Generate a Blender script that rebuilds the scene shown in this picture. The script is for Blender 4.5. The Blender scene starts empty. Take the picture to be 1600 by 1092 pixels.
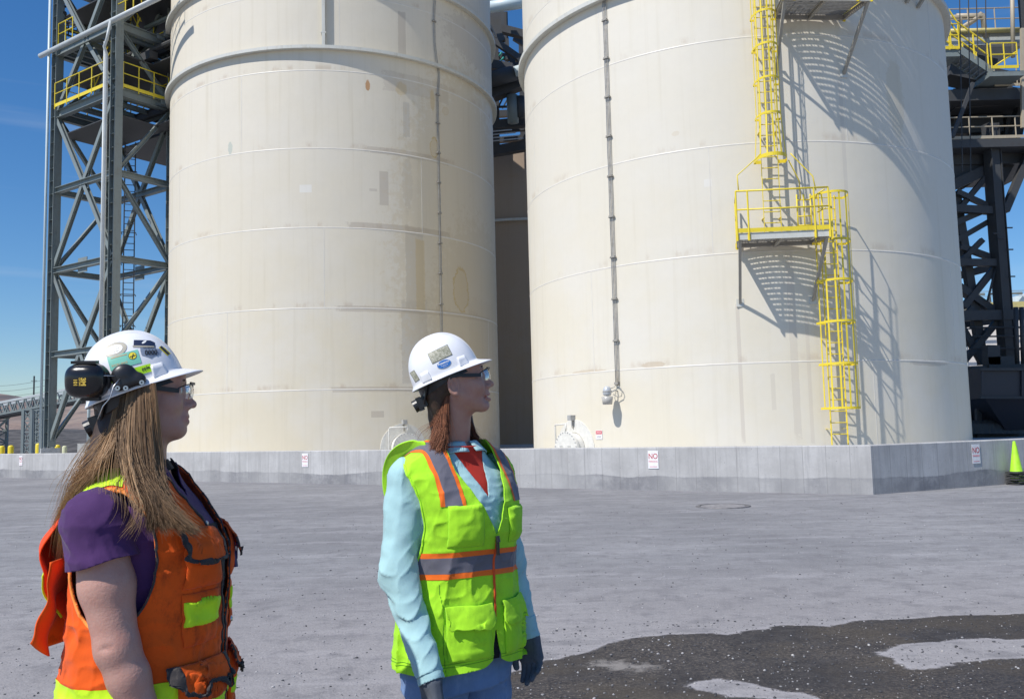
import bpy, bmesh, math, random
import numpy as np
from mathutils import Vector, Matrix
random.seed(7); rng = np.random.default_rng(7)
scn = bpy.context.scene
COL = scn.collection
R_ = math.radians

# ------------------------------------------------------------------ camera
CF, CP, CR = 1402.0, R_(5.115), R_(1.41)
ex = np.array([1., 0, 0]); eu = np.array([0, -math.sin(CP), math.cos(CP)]); ef = np.array([0, math.cos(CP), math.sin(CP)])
er = ex*math.cos(CR)-eu*math.sin(CR); ev = eu*math.cos(CR)+ex*math.sin(CR)
CAM = np.array([0, 0, 1.5])
cd = bpy.data.cameras.new('camera'); cam = bpy.data.objects.new('camera', cd); COL.objects.link(cam)
cd.sensor_width = 36; cd.lens = CF/1600*36; cd.clip_end = 6000; cd.clip_start = .05
cam.matrix_world = Matrix(((er[0], ev[0], -ef[0], CAM[0]), (er[1], ev[1], -ef[1], CAM[1]), (er[2], ev[2], -ef[2], CAM[2]), (0, 0, 0, 1)))
scn.camera = cam
scn.view_settings.view_transform = 'Standard'; scn.view_settings.look = 'None'
scn.view_settings.exposure = 0.0; scn.view_settings.gamma = 1

# ------------------------------------------------------------------ sun and sky
SAZ, SEL = 50.5, 52.0      # azimuth the light travels towards (from +Y to +X), elevation
L = Vector((math.sin(R_(SAZ))*math.cos(R_(SEL)), math.cos(R_(SAZ))*math.cos(R_(SEL)), -math.sin(R_(SEL))))
sd = bpy.data.lights.new('sun', 'SUN'); sd.energy = 4.9; sd.angle = R_(.53); sd.color = (1, .96, .9)
so = bpy.data.objects.new('sun', sd); COL.objects.link(so); so.rotation_euler = L.to_track_quat('-Z', 'Y').to_euler()
W = bpy.data.worlds.new('World'); scn.world = W; W.use_nodes = True
wn, wl = W.node_tree.nodes, W.node_tree.links
bg = wn['Background']; sky = wn.new('ShaderNodeTexSky'); sky.sky_type = 'NISHITA'; sky.sun_disc = False
sky.sun_elevation = R_(SEL); sky.sun_rotation = R_((SAZ+180) % 360); sky.air_density = 1.15; sky.dust_density = .15; sky.ozone_density = 5.; sky.altitude = 300
bg.inputs[1].default_value = .10
# faint cirrus streaks belonging to the sky
tc = wn.new('ShaderNodeTexCoord'); mp = wn.new('ShaderNodeMapping'); mp.inputs['Scale'].default_value = (1.2, 1.2, 26); mp.inputs['Rotation'].default_value = (0, R_(-4), 0)
nz = wn.new('ShaderNodeTexNoise'); nz.inputs['Scale'].default_value = 1.3; nz.inputs['Detail'].default_value = 5
rp = wn.new('ShaderNodeValToRGB'); rp.color_ramp.elements[0].position = .58; rp.color_ramp.elements[1].position = .85
rp.color_ramp.elements[1].color = (.22, .22, .22, 1)
mx = wn.new('ShaderNodeMix'); mx.data_type = 'RGBA'; mx.inputs[7].default_value = (7.5, 8, 8.5, 1)
wl.new(tc.outputs['Generated'], mp.inputs[0]); wl.new(mp.outputs[0], nz.inputs[0]); wl.new(nz.outputs[0], rp.inputs[0])
wl.new(rp.outputs[0], mx.inputs[0]); hs = wn.new('ShaderNodeHueSaturation'); hs.inputs['Saturation'].default_value = 1.24; hs.inputs['Value'].default_value = 1.0; wl.new(sky.outputs[0], hs.inputs['Color']); tn = wn.new('ShaderNodeMix'); tn.data_type = 'RGBA'; tn.blend_type = 'MULTIPLY'; tn.inputs[0].default_value = 1; tn.inputs[7].default_value = (1.02, 1.07, 1.18, 1); wl.new(hs.outputs[0], tn.inputs[6]); wl.new(tn.outputs[2], mx.inputs[6]); wl.new(mx.outputs[2], bg.inputs[0])

# ------------------------------------------------------------------ pixel helpers
def ray(x, y): return ef+er*(x-800)/CF-ev*(y-546)/CF
def at(x, y, Y):
    d = ray(x, y); return CAM+d*(Y/d[1])
def gz(x, y, z=0.):
    d = ray(x, y); return CAM+d*((z-1.5)/d[2])
TR = (7.88, 31.42, 7.2); TL = (-7.84, 40.35, 7.2); TB = (.9, 55.8, 7.2)
def cyl(x, y, T, off=0.):
    """pixel -> (phi degrees to the right, z) on a tank wall"""
    d = ray(x, y); c = np.array(T[:2]); Rt = T[2]+off
    a = d[:2]@d[:2]; b = -2*d[:2]@c; k = c@c-Rt*Rt
    q = b*b-4*a*k
    t = (-b-math.sqrt(max(q, 0)))/(2*a); P = CAM+d*t
    az0 = math.atan2(-c[0], -c[1]); az = math.atan2(P[0]-c[0], P[1]-c[1])
    return -math.degrees((az-az0+math.pi) % (2*math.pi)-math.pi), P[2]
def tframe(T, phi, off=0., z=0.):
    az = math.atan2(-T[0], -T[1])-R_(phi); n = (math.sin(az), math.cos(az))
    return (T[0]+n[0]*(T[2]+off), T[1]+n[1]*(T[2]+off), z), math.atan2(n[0], -n[1])

# ------------------------------------------------------------------ object helpers
def tag(o, label=None, cat=None, group=None, kind=None):
    if label: o['label'] = label
    if cat: o['category'] = cat
    if group: o['group'] = group
    if kind: o['kind'] = kind
    return o
def empty(name, loc=(0, 0, 0), rz=0, label=None, cat=None, group=None):
    o = bpy.data.objects.new(name, None); COL.objects.link(o); o.location = loc; o.rotation_euler = (0, 0, rz); o.empty_display_size = .1
    return tag(o, label, cat, group)
def copy_tree(o, parent=None):
    c = o.copy(); COL.objects.link(c); c.parent = parent
    for ch in o.children: copy_tree(ch, c)
    return c
def link_mesh(name, verts, faces, mat, parent=None, smooth=False):
    me = bpy.data.meshes.new(name)
    verts = np.asarray(verts, np.float32)
    if isinstance(faces, np.ndarray) and faces.ndim == 2:
        n, k = faces.shape
        me.vertices.add(len(verts)); me.vertices.foreach_set('co', verts.ravel())
        me.loops.add(n*k); me.loops.foreach_set('vertex_index', faces.astype(np.int32).ravel())
        me.polygons.add(n); me.polygons.foreach_set('loop_start', np.arange(0, n*k, k, dtype=np.int32))
        me.update(calc_edges=True); me.validate()
    else:
        me.from_pydata([tuple(map(float, v)) for v in verts], [], [tuple(int(i) for i in f) for f in faces])
    if mat: me.materials.append(mat)
    if smooth: me.polygons.foreach_set('use_smooth', [True]*len(me.polygons))
    me.update()
    o = bpy.data.objects.new(name, me); COL.objects.link(o)
    if parent: o.parent = parent
    return o
class MB:
    def __init__(s): s.v = []; s.f = []
    def add(s, vs, fs):
        b = len(s.v); s.v += [tuple(map(float, v)) for v in vs]; s.f += [tuple(i+b for i in f) for f in fs]; return s
    def hexa(s, vs):   # 8 corners: bottom 4 ccw, top 4
        return s.add(vs, [(3, 2, 1, 0), (4, 5, 6, 7), (0, 1, 5, 4), (1, 2, 6, 5), (2, 3, 7, 6), (3, 0, 4, 7)])
    def box(s, c, d, rz=0):
        x, y, z = [k/2 for k in d]; ca, sa = math.cos(rz), math.sin(rz)
        vs = []
        for zz in (-z, z):
            for xx, yy in ((-x, -y), (x, -y), (x, y), (-x, y)): vs.append((c[0]+xx*ca-yy*sa, c[1]+xx*sa+yy*ca, c[2]+zz))
        return s.hexa(vs)
    def frame(s, p, q, up=(0, 0, 1)):
        p, q = Vector(p), Vector(q); d = (q-p).normalized(); u = Vector(up)
        if abs(d.dot(u)) > .98: u = Vector((1, 0, 0)) if abs(d.x) < .9 else Vector((0, 1, 0))
        sd_ = d.cross(u).normalized(); u = sd_.cross(d).normalized(); return p, q, d, sd_, u
    def bar(s, p, q, w, h=None, up=(0, 0, 1), ox=0, oy=0):
        h = h or w; p, q, d, a, u = s.frame(p, q, up)
        o = a*ox+u*oy; c = [(-w/2, -h/2), (w/2, -h/2), (w/2, h/2), (-w/2, h/2)]
        return s.hexa([p+o+a*i+u*j for i, j in c]+[q+o+a*i+u*j for i, j in c])
    def ibeam(s, p, q, w, h, t=.02, up=(0, 0, 1)):
        s.bar(p, q, w, t, up, oy=h/2-t/2); s.bar(p, q, w, t, up, oy=-h/2+t/2); s.bar(p, q, t*.8, h-2*t-.001, up); return s
    def lbeam(s, p, q, w, t=.015, up=(0, 0, 1)):
        s.bar(p, q, w, t, up, oy=-w/2+t/2); s.bar(p, q, t, w-t-.001, up, ox=-w/2+t/2, oy=t/2); return s
    def tube(s, pts, r, n=8, cap=True, close=False):
        P = [Vector(p) for p in pts]; N = len(P); b = len(s.v); prev = None; vs = []; fs = []
        rr = r if hasattr(r, '__len__') else [r]*N
        for i, p in enumerate(P):
            if close: d = (P[(i+1) % N]-P[i-1]).normalized()
            else: d = (P[min(i+1, N-1)]-P[max(i-1, 0)]).normalized()
            if prev is None:
                a = d.orthogonal().normalized()
            else:
                a = (prev-d*prev.dot(d)); a = a.normalized() if a.length > 1e-6 else d.orthogonal().normalized()
            prev = a; c = d.cross(a)
            for k in range(n):
                t = 2*math.pi*k/n; vs.append(p+(a*math.cos(t)+c*math.sin(t))*rr[i])
        M = N if close else N-1
        for i in range(M):
            j = (i+1) % N
            for k in range(n): fs.append((i*n+k, i*n+(k+1) % n, j*n+(k+1) % n, j*n+k))
        if cap and not close: fs.append(tuple(range(n-1, -1, -1))); fs.append(tuple((N-1)*n+k for k in range(n)))
        return s.add(vs, fs)
    def lathe(s, prof, n=32, c=(0, 0, 0), a0=0, a1=2*math.pi):
        full = abs(a1-a0-2*math.pi) < 1e-6; m = n if full else n+1; vs = []; fs = []
        for i in range(m):
            t = a0+(a1-a0)*i/n
            for r, z in prof: vs.append((c[0]+r*math.sin(t), c[1]-r*math.cos(t), c[2]+z))
        k = len(prof)
        for i in range(n):
            j = (i+1) % m
            for a in range(k-1): fs.append((i*k+a, j*k+a, j*k+a+1, i*k+a+1))
        return s.add(vs, fs)
    def build(s, name, mat, parent=None, smooth=False):
        return link_mesh(name, s.v, s.f, mat, parent, smooth)

# ------------------------------------------------------------------ materials
class NT:
    """small node expression helper"""
    def __init__(s, name):
        s.m = bpy.data.materials.new(name); s.m.use_nodes = True; s.n = s.m.node_tree.nodes; s.l = s.m.node_tree.links
        s.b = s.n['Principled BSDF']
    def put(s, sock, v):
        if isinstance(v, bpy.types.NodeSocket): s.l.new(v, sock)
        elif isinstance(v, tuple) and len(v) == 3 and sock.type == 'RGBA': sock.default_value = (*v, 1)
        elif v is not None: sock.default_value = v
    def math(s, op, a, b=None, c=None, clamp=False):
        x = s.n.new('ShaderNodeMath'); x.operation = op; x.use_clamp = clamp
        s.put(x.inputs[0], a); s.put(x.inputs[1], b)
        if c is not None: s.put(x.inputs[2], c)
        return x.outputs[0]
    def co(s, kind='Object'): return s.n.new('ShaderNodeTexCoord').outputs[kind]
    def mapping(s, v, sc=(1, 1, 1), loc=(0, 0, 0), rot=(0, 0, 0)):
        x = s.n.new('ShaderNodeMapping'); s.put(x.inputs[0], v); x.inputs['Scale'].default_value = sc; x.inputs['Location'].default_value = loc; x.inputs['Rotation'].default_value = rot; return x.outputs[0]
    def noise(s, v, sc, det=4, rough=.55, dist=0):
        x = s.n.new('ShaderNodeTexNoise'); s.put(x.inputs['Vector'], v); x.inputs['Scale'].default_value = sc; x.inputs['Detail'].default_value = det
        x.inputs['Roughness'].default_value = rough; x.inputs['Distortion'].default_value = dist; return x.outputs[0]
    def voro(s, v, sc, feat='F1'):
        x = s.n.new('ShaderNodeTexVoronoi'); x.feature = feat; s.put(x.inputs['Vector'], v); x.inputs['Scale'].default_value = sc; return x.outputs[0]
    def ss(s, v, a, b, lo=0., hi=1.):   # smooth map
        x = s.n.new('ShaderNodeMapRange'); x.interpolation_type = 'SMOOTHSTEP'; s.put(x.inputs[0], v)
        x.inputs[1].default_value = a; x.inputs[2].default_value = b; x.inputs[3].default_value = lo; x.inputs[4].default_value = hi; return x.outputs[0]
    def mix(s, f, a, b, mode='MIX'):
        x = s.n.new('ShaderNodeMix'); x.data_type = 'RGBA'; x.blend_type = mode; s.put(x.inputs[0], f); s.put(x.inputs[6], a); s.put(x.inputs[7], b); return x.outputs[2]
    def sep(s, v):
        x = s.n.new('ShaderNodeSeparateXYZ'); s.put(x.inputs[0], v); return x.outputs
    def attr(s, name):
        x = s.n.new('ShaderNodeAttribute'); x.attribute_name = name; return x
    def bump(s, h, st=.3, d=.01):
        x = s.n.new('ShaderNodeBump'); s.put(x.inputs['Height'], h); x.inputs['Strength'].default_value = st; x.inputs['Distance'].default_value = d
        s.l.new(x.outputs[0], s.b.inputs['Normal']); return x
    def out(s, col, rough=.6, metal=0., spec=None, **k):
        s.put(s.b.inputs['Base Color'], col); s.put(s.b.inputs['Roughness'], rough); s.put(s.b.inputs['Metallic'], metal)
        if spec is not None: s.put(s.b.inputs['Specular IOR Level'], spec)
        for kk, vv in k.items(): s.put(s.b.inputs[kk.replace('_', ' ')], vv)
        return s.m
def simple(name, col, rough=.6, metal=0., var=.12, sc=6., bump=0., bsc=60., spec=None, **k):
    t = NT(name); c = t.co()
    n = t.noise(c, sc, 5, .6)
    lo = tuple(max(0, x*(1-var)) for x in col); hi = tuple(min(1, x*(1+var)) for x in col)
    f = t.ss(n, .3, .7)
    t.out(t.mix(f, lo, hi), rough, metal, spec, **k)
    if bump: t.bump(t.noise(c, bsc, 4), bump, .004)
    return t.m
def worn(name, col, dirt, amt=.5, rough=.55, sc=3., metal=0.):
    t = NT(name); c = t.co(); n = t.noise(c, sc, 6, .7); n2 = t.noise(t.mapping(c, (1, 1, .15)), sc*4, 4)
    f = t.ss(t.math('ADD', t.math('MULTIPLY', n, .6), t.math('MULTIPLY', n2, .4)), .5-.1*amt, .72, 0, amt)
    t.out(t.mix(f, col, dirt), rough, metal); t.bump(n2, .1, .004); return t.m
M = {}
M['steel'] = worn('painted_steel', (.21, .245, .24), (.15, .13, .11), .45, .5)
M['steel_light'] = worn('pale_painted_steel', (.50, .53, .53), (.3, .27, .22), .35, .45)
M['steel_dark'] = worn('dark_steel', (.055, .057, .06), (.05, .04, .035), .5, .6)
M['pipe_pale'] = worn('pale_pipe_paint', (.55, .64, .66), (.4, .38, .33), .3, .4)
M['galv'] = simple('galvanised_steel', (.42, .43, .43), .45, .55, .15, 20)
M['yellow'] = worn('safety_yellow_paint', (.80, .62, .035), (.45, .30, .05), .3, .42, 5)
M['deck'] = simple('deck_grating', (.30, .29, .27), .6, .3, .2, 10)
M['bracket'] = worn('bracket_paint', (.34, .32, .28), (.2, .17, .13), .5, .6)
M['conduit'] = simple('conduit_metal', (.36, .35, .33), .45, .5, .2, 8)
M['white'] = simple('white_sign_face', (.82, .80, .81), .5, 0, .06, 9)
M['red'] = simple('red_lettering', (.48, .03, .03), .5, 0, .15, 20)
M['redpink'] = simple('faded_red_print', (.65, .12, .13), .5, 0, .15, 20)
M['rubber'] = simple('black_rubber', (.035, .035, .037), .75, 0, .3, 30, .2)
M['cone'] = simple('lime_cone_plastic', (.42, .80, .03), .45, 0, .1, 6)
M['yellowpale'] = worn('faded_yellow_paint', (.62, .52, .20), (.3, .24, .15), .4, .5)
M['rose'] = worn('faded_primer_paint', (.44, .38, .28), (.3, .22, .18), .4, .5)
M['hopper'] = worn('hopper_plate', (.045, .043, .052), (.05, .045, .04), .5, .5)
M['hose'] = simple('green_hose', (.03, .30, .24), .5)
M['pedestal'] = simple('pedestal_concrete', (.42, .42, .41), .85, 0, .15, 5, .2)

# ---- tank paint, in metres along the wall (u) and up it (v)
def tank_material(name, base, T, patches=(), seams=True, warm=1.):
    t = NT(name); uv = t.n.new('ShaderNodeUVMap').outputs[0]; X, Y, _ = t.sep(uv)
    big = t.noise(uv, .35, 4, .6); st = t.noise(t.mapping(uv, (3.2, .09, 1)), 1.2, 5, .6); st2 = t.noise(t.mapping(uv, (14, .25, 1)), 1., 4, .6)
    fine = t.noise(uv, 5., 4, .6)
    # plate courses: every course a slightly different tone
    k = t.math('FLOOR', t.math('DIVIDE', t.math('SUBTRACT', Y, .1), 3.05))
    wn_ = t.n.new('ShaderNodeTexWhiteNoise'); wn_.noise_dimensions = '1D'; t.put(wn_.inputs['W'], k)
    col = t.mix(t.math('MULTIPLY', wn_.outputs[0], .25), base, tuple(c*.93 for c in base))
    yl = (base[0]*.97, base[1]*.91, base[2]*.74)
    f = t.math('MULTIPLY', t.ss(big, .36, .62), t.ss(Y, 13, 2, .25, .9))
    col = t.mix(t.math('MULTIPLY', f, .55*warm), col, yl)
    col = t.mix(t.ss(st, .5, .78, 0, .28*warm), col, tuple(c*.72 for c in yl))
    col = t.mix(t.ss(st2, .58, .8, 0, .16), col, (base[0]*.72, base[1]*.66, base[2]*.56))
    # dirt under each seam and on the seam edge
    fr = t.math('FRACT', t.math('DIVIDE', t.math('SUBTRACT', Y, .1), 3.05)); edge = t.math('MULTIPLY', t.ss(fr, .0, .03, 0, 1), t.ss(fr, .1, .03, 0, 1))
    col = t.mix(t.math('MULTIPLY', t.math('MULTIPLY', edge, t.ss(t.noise(t.mapping(uv, (1, .4, 1)), 1.1, 5, .7), .5, .62)), .35*warm), col, (.42, .30, .2))
    dist = t.math('MULTIPLY', t.math('SUBTRACT', t.noise(uv, 3.5, 6, .75), .5), 1.5)
    for (u0, v0, w, h, c, a, kind) in patches:
        du = t.math('DIVIDE', t.math('SUBTRACT', X, u0), w/2); dv = t.math('DIVIDE', t.math('SUBTRACT', Y, v0), h/2)
        du = t.math('ABSOLUTE', du); dv = t.math('ABSOLUTE', dv)
        if kind == 'e':
            d = t.math('SQRT', t.math('ADD', t.math('MULTIPLY', du, du), t.math('MULTIPLY', dv, dv))); d = t.math('ADD', d, dist)
            m = t.ss(d, 1.05, .85)
        elif kind == 'o':
            d = t.math('SQRT', t.math('ADD', t.math('MULTIPLY', du, du), t.math('MULTIPLY', dv, dv))); d = t.math('ADD', d, t.math('MULTIPLY', dist, .7))
            m = t.math('ADD', t.math('MULTIPLY', t.ss(d, 1.05, .97), t.ss(d, .82, .97)), t.math('MULTIPLY', t.ss(d, 1., .9), .35))
        else:
            m = t.math('MULTIPLY', t.ss(t.math('ADD', du, t.math('MULTIPLY', dist, .35 if kind == 's' else .04)), 1.03, .97), t.ss(t.math('ADD', dv, t.math('MULTIPLY', dist, .35 if kind == 's' else .04)), 1.03, .97))
        col = t.mix(t.math('MULTIPLY', m, a), col, c)
    col = t.mix(t.ss(fine, .3, .75, 0, .09), col, tuple(c*.8 for c in base))
    t.out(col, .55, 0, .3)
    # slight plate waviness
    t.bump(t.math('ADD', t.math('MULTIPLY', t.noise(uv, .6, 2), 1.), t.math('MULTIPLY', fine, .03)), .35, .05)
    return t.m
def text_mesh(name, txt, size, mat, parent, loc, rot=(math.pi/2, 0, 0), sx=1., ext=.0008, off=0.):
    c = bpy.data.curves.new('txt', 'FONT'); c.body = txt; c.size = size; c.align_x = 'CENTER'; c.align_y = 'CENTER'; c.extrude = ext; c.offset = off
    o = bpy.data.objects.new('txt', c); COL.objects.link(o); bpy.context.view_layer.update()
    me = bpy.data.meshes.new_from_object(o.evaluated_get(bpy.context.evaluated_depsgraph_get())); me.materials.clear(); me.materials.append(mat)
    bpy.data.objects.remove(o); m = bpy.data.objects.new(name, me); COL.objects.link(m); m.parent = parent; m.location = loc; m.rotation_euler = rot; m.scale = (sx, 1, 1)
    return m
# ------------------------------------------------------------------ ground
def sdist(px, py, poly):
    P = np.array(poly); n = len(P); d = np.full(px.shape, 1e9); inside = np.zeros(px.shape, bool)
    for i in range(n):
        a, b = P[i], P[(i+1) % n]; e = b-a; wx, wy = px-a[0], py-a[1]
        t = np.clip((wx*e[0]+wy*e[1])/(e@e), 0, 1); d = np.minimum(d, np.hypot(wx-e[0]*t, wy-e[1]*t))
        c = ((a[1] > py) != (b[1] > py)) & (px < (b[0]-a[0])*(py-a[1])/(b[1]-a[1]+1e-12)+a[0]); inside ^= c
    return np.where(inside, d, -d)
def ground():
    def axis(lo, hi, a, b, st):
        out = [a]; d = st
        while out[0] > lo: d *= 1.22; out.insert(0, out[0]-d)
        x = a+st
        while x < b: out.append(x); x += st
        d = st
        while out[-1] < hi: d *= 1.22; out.append(out[-1]+d)
        return np.array(out)
    xs = axis(-900, 900, -1.5, 5.5, .05); ys = axis(-60, 2500, 4.2, 8.2, .05)
    X, Y = np.meshgrid(xs, ys); nx, ny = len(xs), len(ys)
    wet = [gz(x, y)[:2] for x, y in [(760, 1060), (850, 1034), (905, 1021), (960, 1000), (1040, 990), (1140, 990), (1165, 985), (1190, 982), (1215, 975), (1300, 977), (1340, 968), (1420, 966), (1500, 960), (1620, 957)]]+[(7.5, 7.3), (7.5, 1.5), (-.9, 1.5), (-.8, 4.6)]
    i1 = [gz(x, y)[:2] for x, y in [(1366, 1020), (1390, 1012), (1440, 1003), (1500, 999), (1620, 999), (1700, 1004), (1700, 1030), (1600, 1027), (1540, 1029), (1500, 1034), (1450, 1044), (1420, 1046), (1403, 1038), (1400, 1028)]]
    i2 = [gz(x, y)[:2] for x, y in [(1064, 1070), (1090, 1064), (1120, 1061), (1160, 1067), (1200, 1076), (1250, 1083), (1290, 1094), (1250, 1099), (1180, 1090), (1130, 1083)]]
    i3 = [gz(x, y)[:2] for x, y in [(925, 1036), (950, 1031), (1010, 1038), (1030, 1043), (990, 1047), (955, 1045)]]
    w = np.minimum(sdist(X, Y, wet), -np.maximum(sdist(X, Y, i1), sdist(X, Y, i2)))
    w = np.clip(w, -.5, .5); w3 = np.clip(sdist(X, Y, i3), -.5, .5)
    Z = np.zeros_like(X)
    V = np.stack([X, Y, Z], -1).reshape(-1, 3); i = np.arange(nx*ny).reshape(ny, nx)
    F = np.stack([i[:-1, :-1], i[:-1, 1:], i[1:, 1:], i[1:, :-1]], -1).reshape(-1, 4)
    t = NT('dusty_asphalt'); c = t.co()
    n1 = t.noise(c, .25, 5, .6); n2 = t.noise(t.mapping(c, (.5, 2.2, 1), rot=(0, 0, R_(-24))), 1.1, 5, .65); n3 = t.noise(c, 9, 5, .7); n4 = t.noise(c, 70, 3, .7)
    v = t.voro(c, 55); v2 = t.voro(c, 22)
    col = t.mix(t.ss(n1, .35, .65), (.195, .195, .203), (.270, .269, .276))
    col = t.mix(t.ss(n2, .45, .72, 0, .55), col, (.375, .368, .38))
    n5 = t.noise(t.mapping(c, (.45, 1.3, 1), rot=(0, 0, R_(12))), 1.3, 8, .75)
    col = t.mix(t.ss(n5, .50, .70, 0, .6), col, (.165, .163, .175))
    gx, gy, _ = t.sep(c); col = t.mix(t.math('MULTIPLY', t.ss(gy, 11, 6.2), .55), col, (.345, .320, .315))
    n6 = t.noise(c, 26, 4, .75); n7 = t.noise(c, 3.3, 6, .7)
    col = t.mix(t.ss(n7, .47, .66, 0, .6), col, (.165, .16, .168)); n8 = t.noise(c, 8.5, 6, .78); col = t.mix(t.ss(n8, .5, .66, 0, .22), col, (.17, .168, .175)); col = t.mix(t.ss(n8, .44, .32, 0, .2), col, (.43, .42, .42)); tr = t.noise(t.mapping(c, (.12, 4.5, 1), rot=(0, 0, R_(-8))), 1.4, 3, .5); col = t.mix(t.math('MULTIPLY', t.ss(tr, .56, .62), t.ss(n1, .45, .6, .0, .35)), col, (.16, .158, .165))
    col = t.mix(t.ss(n6, .5, .68, 0, .35), col, (.15, .15, .155)); col = t.mix(t.ss(n6, .42, .3, 0, .4), col, (.44, .43, .43))
    col = t.mix(t.ss(n4, .52, .72, 0, .55), col, (.11, .11, .12))
    col = t.mix(t.math('MULTIPLY', t.ss(v, .16, .08), t.ss(n3, .5, .62)), col, (.5, .49, .47))
    # water stain: edge follows the ground's own unevenness
    wa = t.attr('wet').outputs['Fac']; wd = t.math('ADD', wa, t.math('MULTIPLY', t.math('SUBTRACT', t.noise(c, 2.6, 9, .78), .5), .30))
    wm = t.ss(wd, -.012, .030); rim = t.math('MULTIPLY', t.ss(wd, -.05, .0), t.ss(wd, .02, .0))
    wc = t.mix(t.ss(n3, .35, .7), (.014, .013, .015), (.034, .031, .032))
    wc = t.mix(t.ss(t.noise(c, 1.1, 5), .46, .64, 0, .75), wc, (.052, .041, .028))
    wc = t.mix(t.ss(v2, .14, .05), wc, (.10, .095, .09))
    grit = t.noise(c, 42, 3, .8); reg = t.math('MULTIPLY', t.ss(t.noise(c, .9, 3), .42, .58), t.ss(gx, 3.4, 2.0)); wc = t.mix(t.math('MULTIPLY', t.ss(grit, .48, .62), t.math('ADD', .25, t.math('MULTIPLY', reg, .65))), wc, (.12, .10, .082)); wc = t.mix(t.ss(grit, .42, .34, 0, .7), wc, (.022, .021, .024))
    w3a = t.math('ADD', t.attr('dry').outputs['Fac'], t.math('MULTIPLY', t.math('SUBTRACT', n3, .5), .5))
    wc = t.mix(t.ss(w3a, -.08, .1, 0, .8), wc, (.27, .25, .23))
    col = t.mix(t.math('MULTIPLY', rim, .35), col, (.42, .40, .41))
    col = t.mix(t.math('MULTIPLY', wm, .93), col, wc)
    ro = t.math('SUBTRACT', .93, t.math('MULTIPLY', wm, t.ss(n3, .3, .65, .10, .30)))
    t.out(col, ro, 0, .22)
    h = t.math('ADD', t.math('MULTIPLY', n4, .25), t.math('ADD', t.math('MULTIPLY', n3, .5), t.math('MULTIPLY', v, .35)))
    t.bump(h, .6, .012)
    o = link_mesh('ground', V, F, t.m)
    for nm, arr in (('wet', w), ('dry', w3)):
        a = o.data.attributes.new(nm, 'FLOAT', 'POINT'); a.data.foreach_set('value', arr.astype(np.float32).ravel())
    return tag(o, 'grey dusty gravel yard with a dark damp stain', kind='structure')
ground()
# loose stones: hundreds of small uneven pebbles scattered over the yard
def pebbles():
    ico_v = []; bm = bmesh.new(); bmesh.ops.create_icosphere(bm, subdivisions=1, radius=1); iv = np.array([v.co[:] for v in bm.verts]); ifc = np.array([[v.index for v in f.verts] for f in bm.faces]); bm.free()
    for nm, cnt, lab, mt, seed in (('gravel', 6500, 'small loose grey stones scattered over the yard', simple('stone', (.30, .29, .29), .85, 0, .45, 2.3), 1), ('pale_gravel', 420, 'small pale stones scattered over the yard', simple('pale_stone', (.42, .40, .38), .8, 0, .25, 2.3), 2), ('dark_gravel', 5200, 'small dark stones scattered over the yard', simple('dark_stone', (.07, .07, .075), .8, 0, .4, 2.3), 3)):
        g = np.random.default_rng(seed); V = []; F = []
        Y = 3.9+14*g.random(cnt)**1.7; X = (g.random(cnt)*1.3-.62)*Y*1.15
        if nm != 'gravel':
            k = int(cnt*(.45 if nm == 'pale_gravel' else .25)); Y[:k] = 5+2.1*g.random(k); X[:k] = .2+4.6*g.random(k)
        s = .0032+.009*g.random(cnt)**(7 if nm == 'pale_gravel' else 3.5); s[:25] *= 1.8 if nm != 'pale_gravel' else 1.
        for i in range(cnt):
            v = iv*(1+.35*(g.random((len(iv), 1))-.5))*s[i]*np.array([1, .6+.5*g.random(), .45+.3*g.random()]); a = g.random()*6.28
            v = np.stack([v[:, 0]*math.cos(a)-v[:, 1]*math.sin(a), v[:, 0]*math.sin(a)+v[:, 1]*math.cos(a), v[:, 2]], -1)+[X[i], Y[i], s[i]*.2]
            F.append(ifc+len(iv)*i); V.append(v)
        tag(link_mesh(nm, np.concatenate(V), np.concatenate(F), mt), lab, kind='stuff', cat='gravel')
pebbles()

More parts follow.
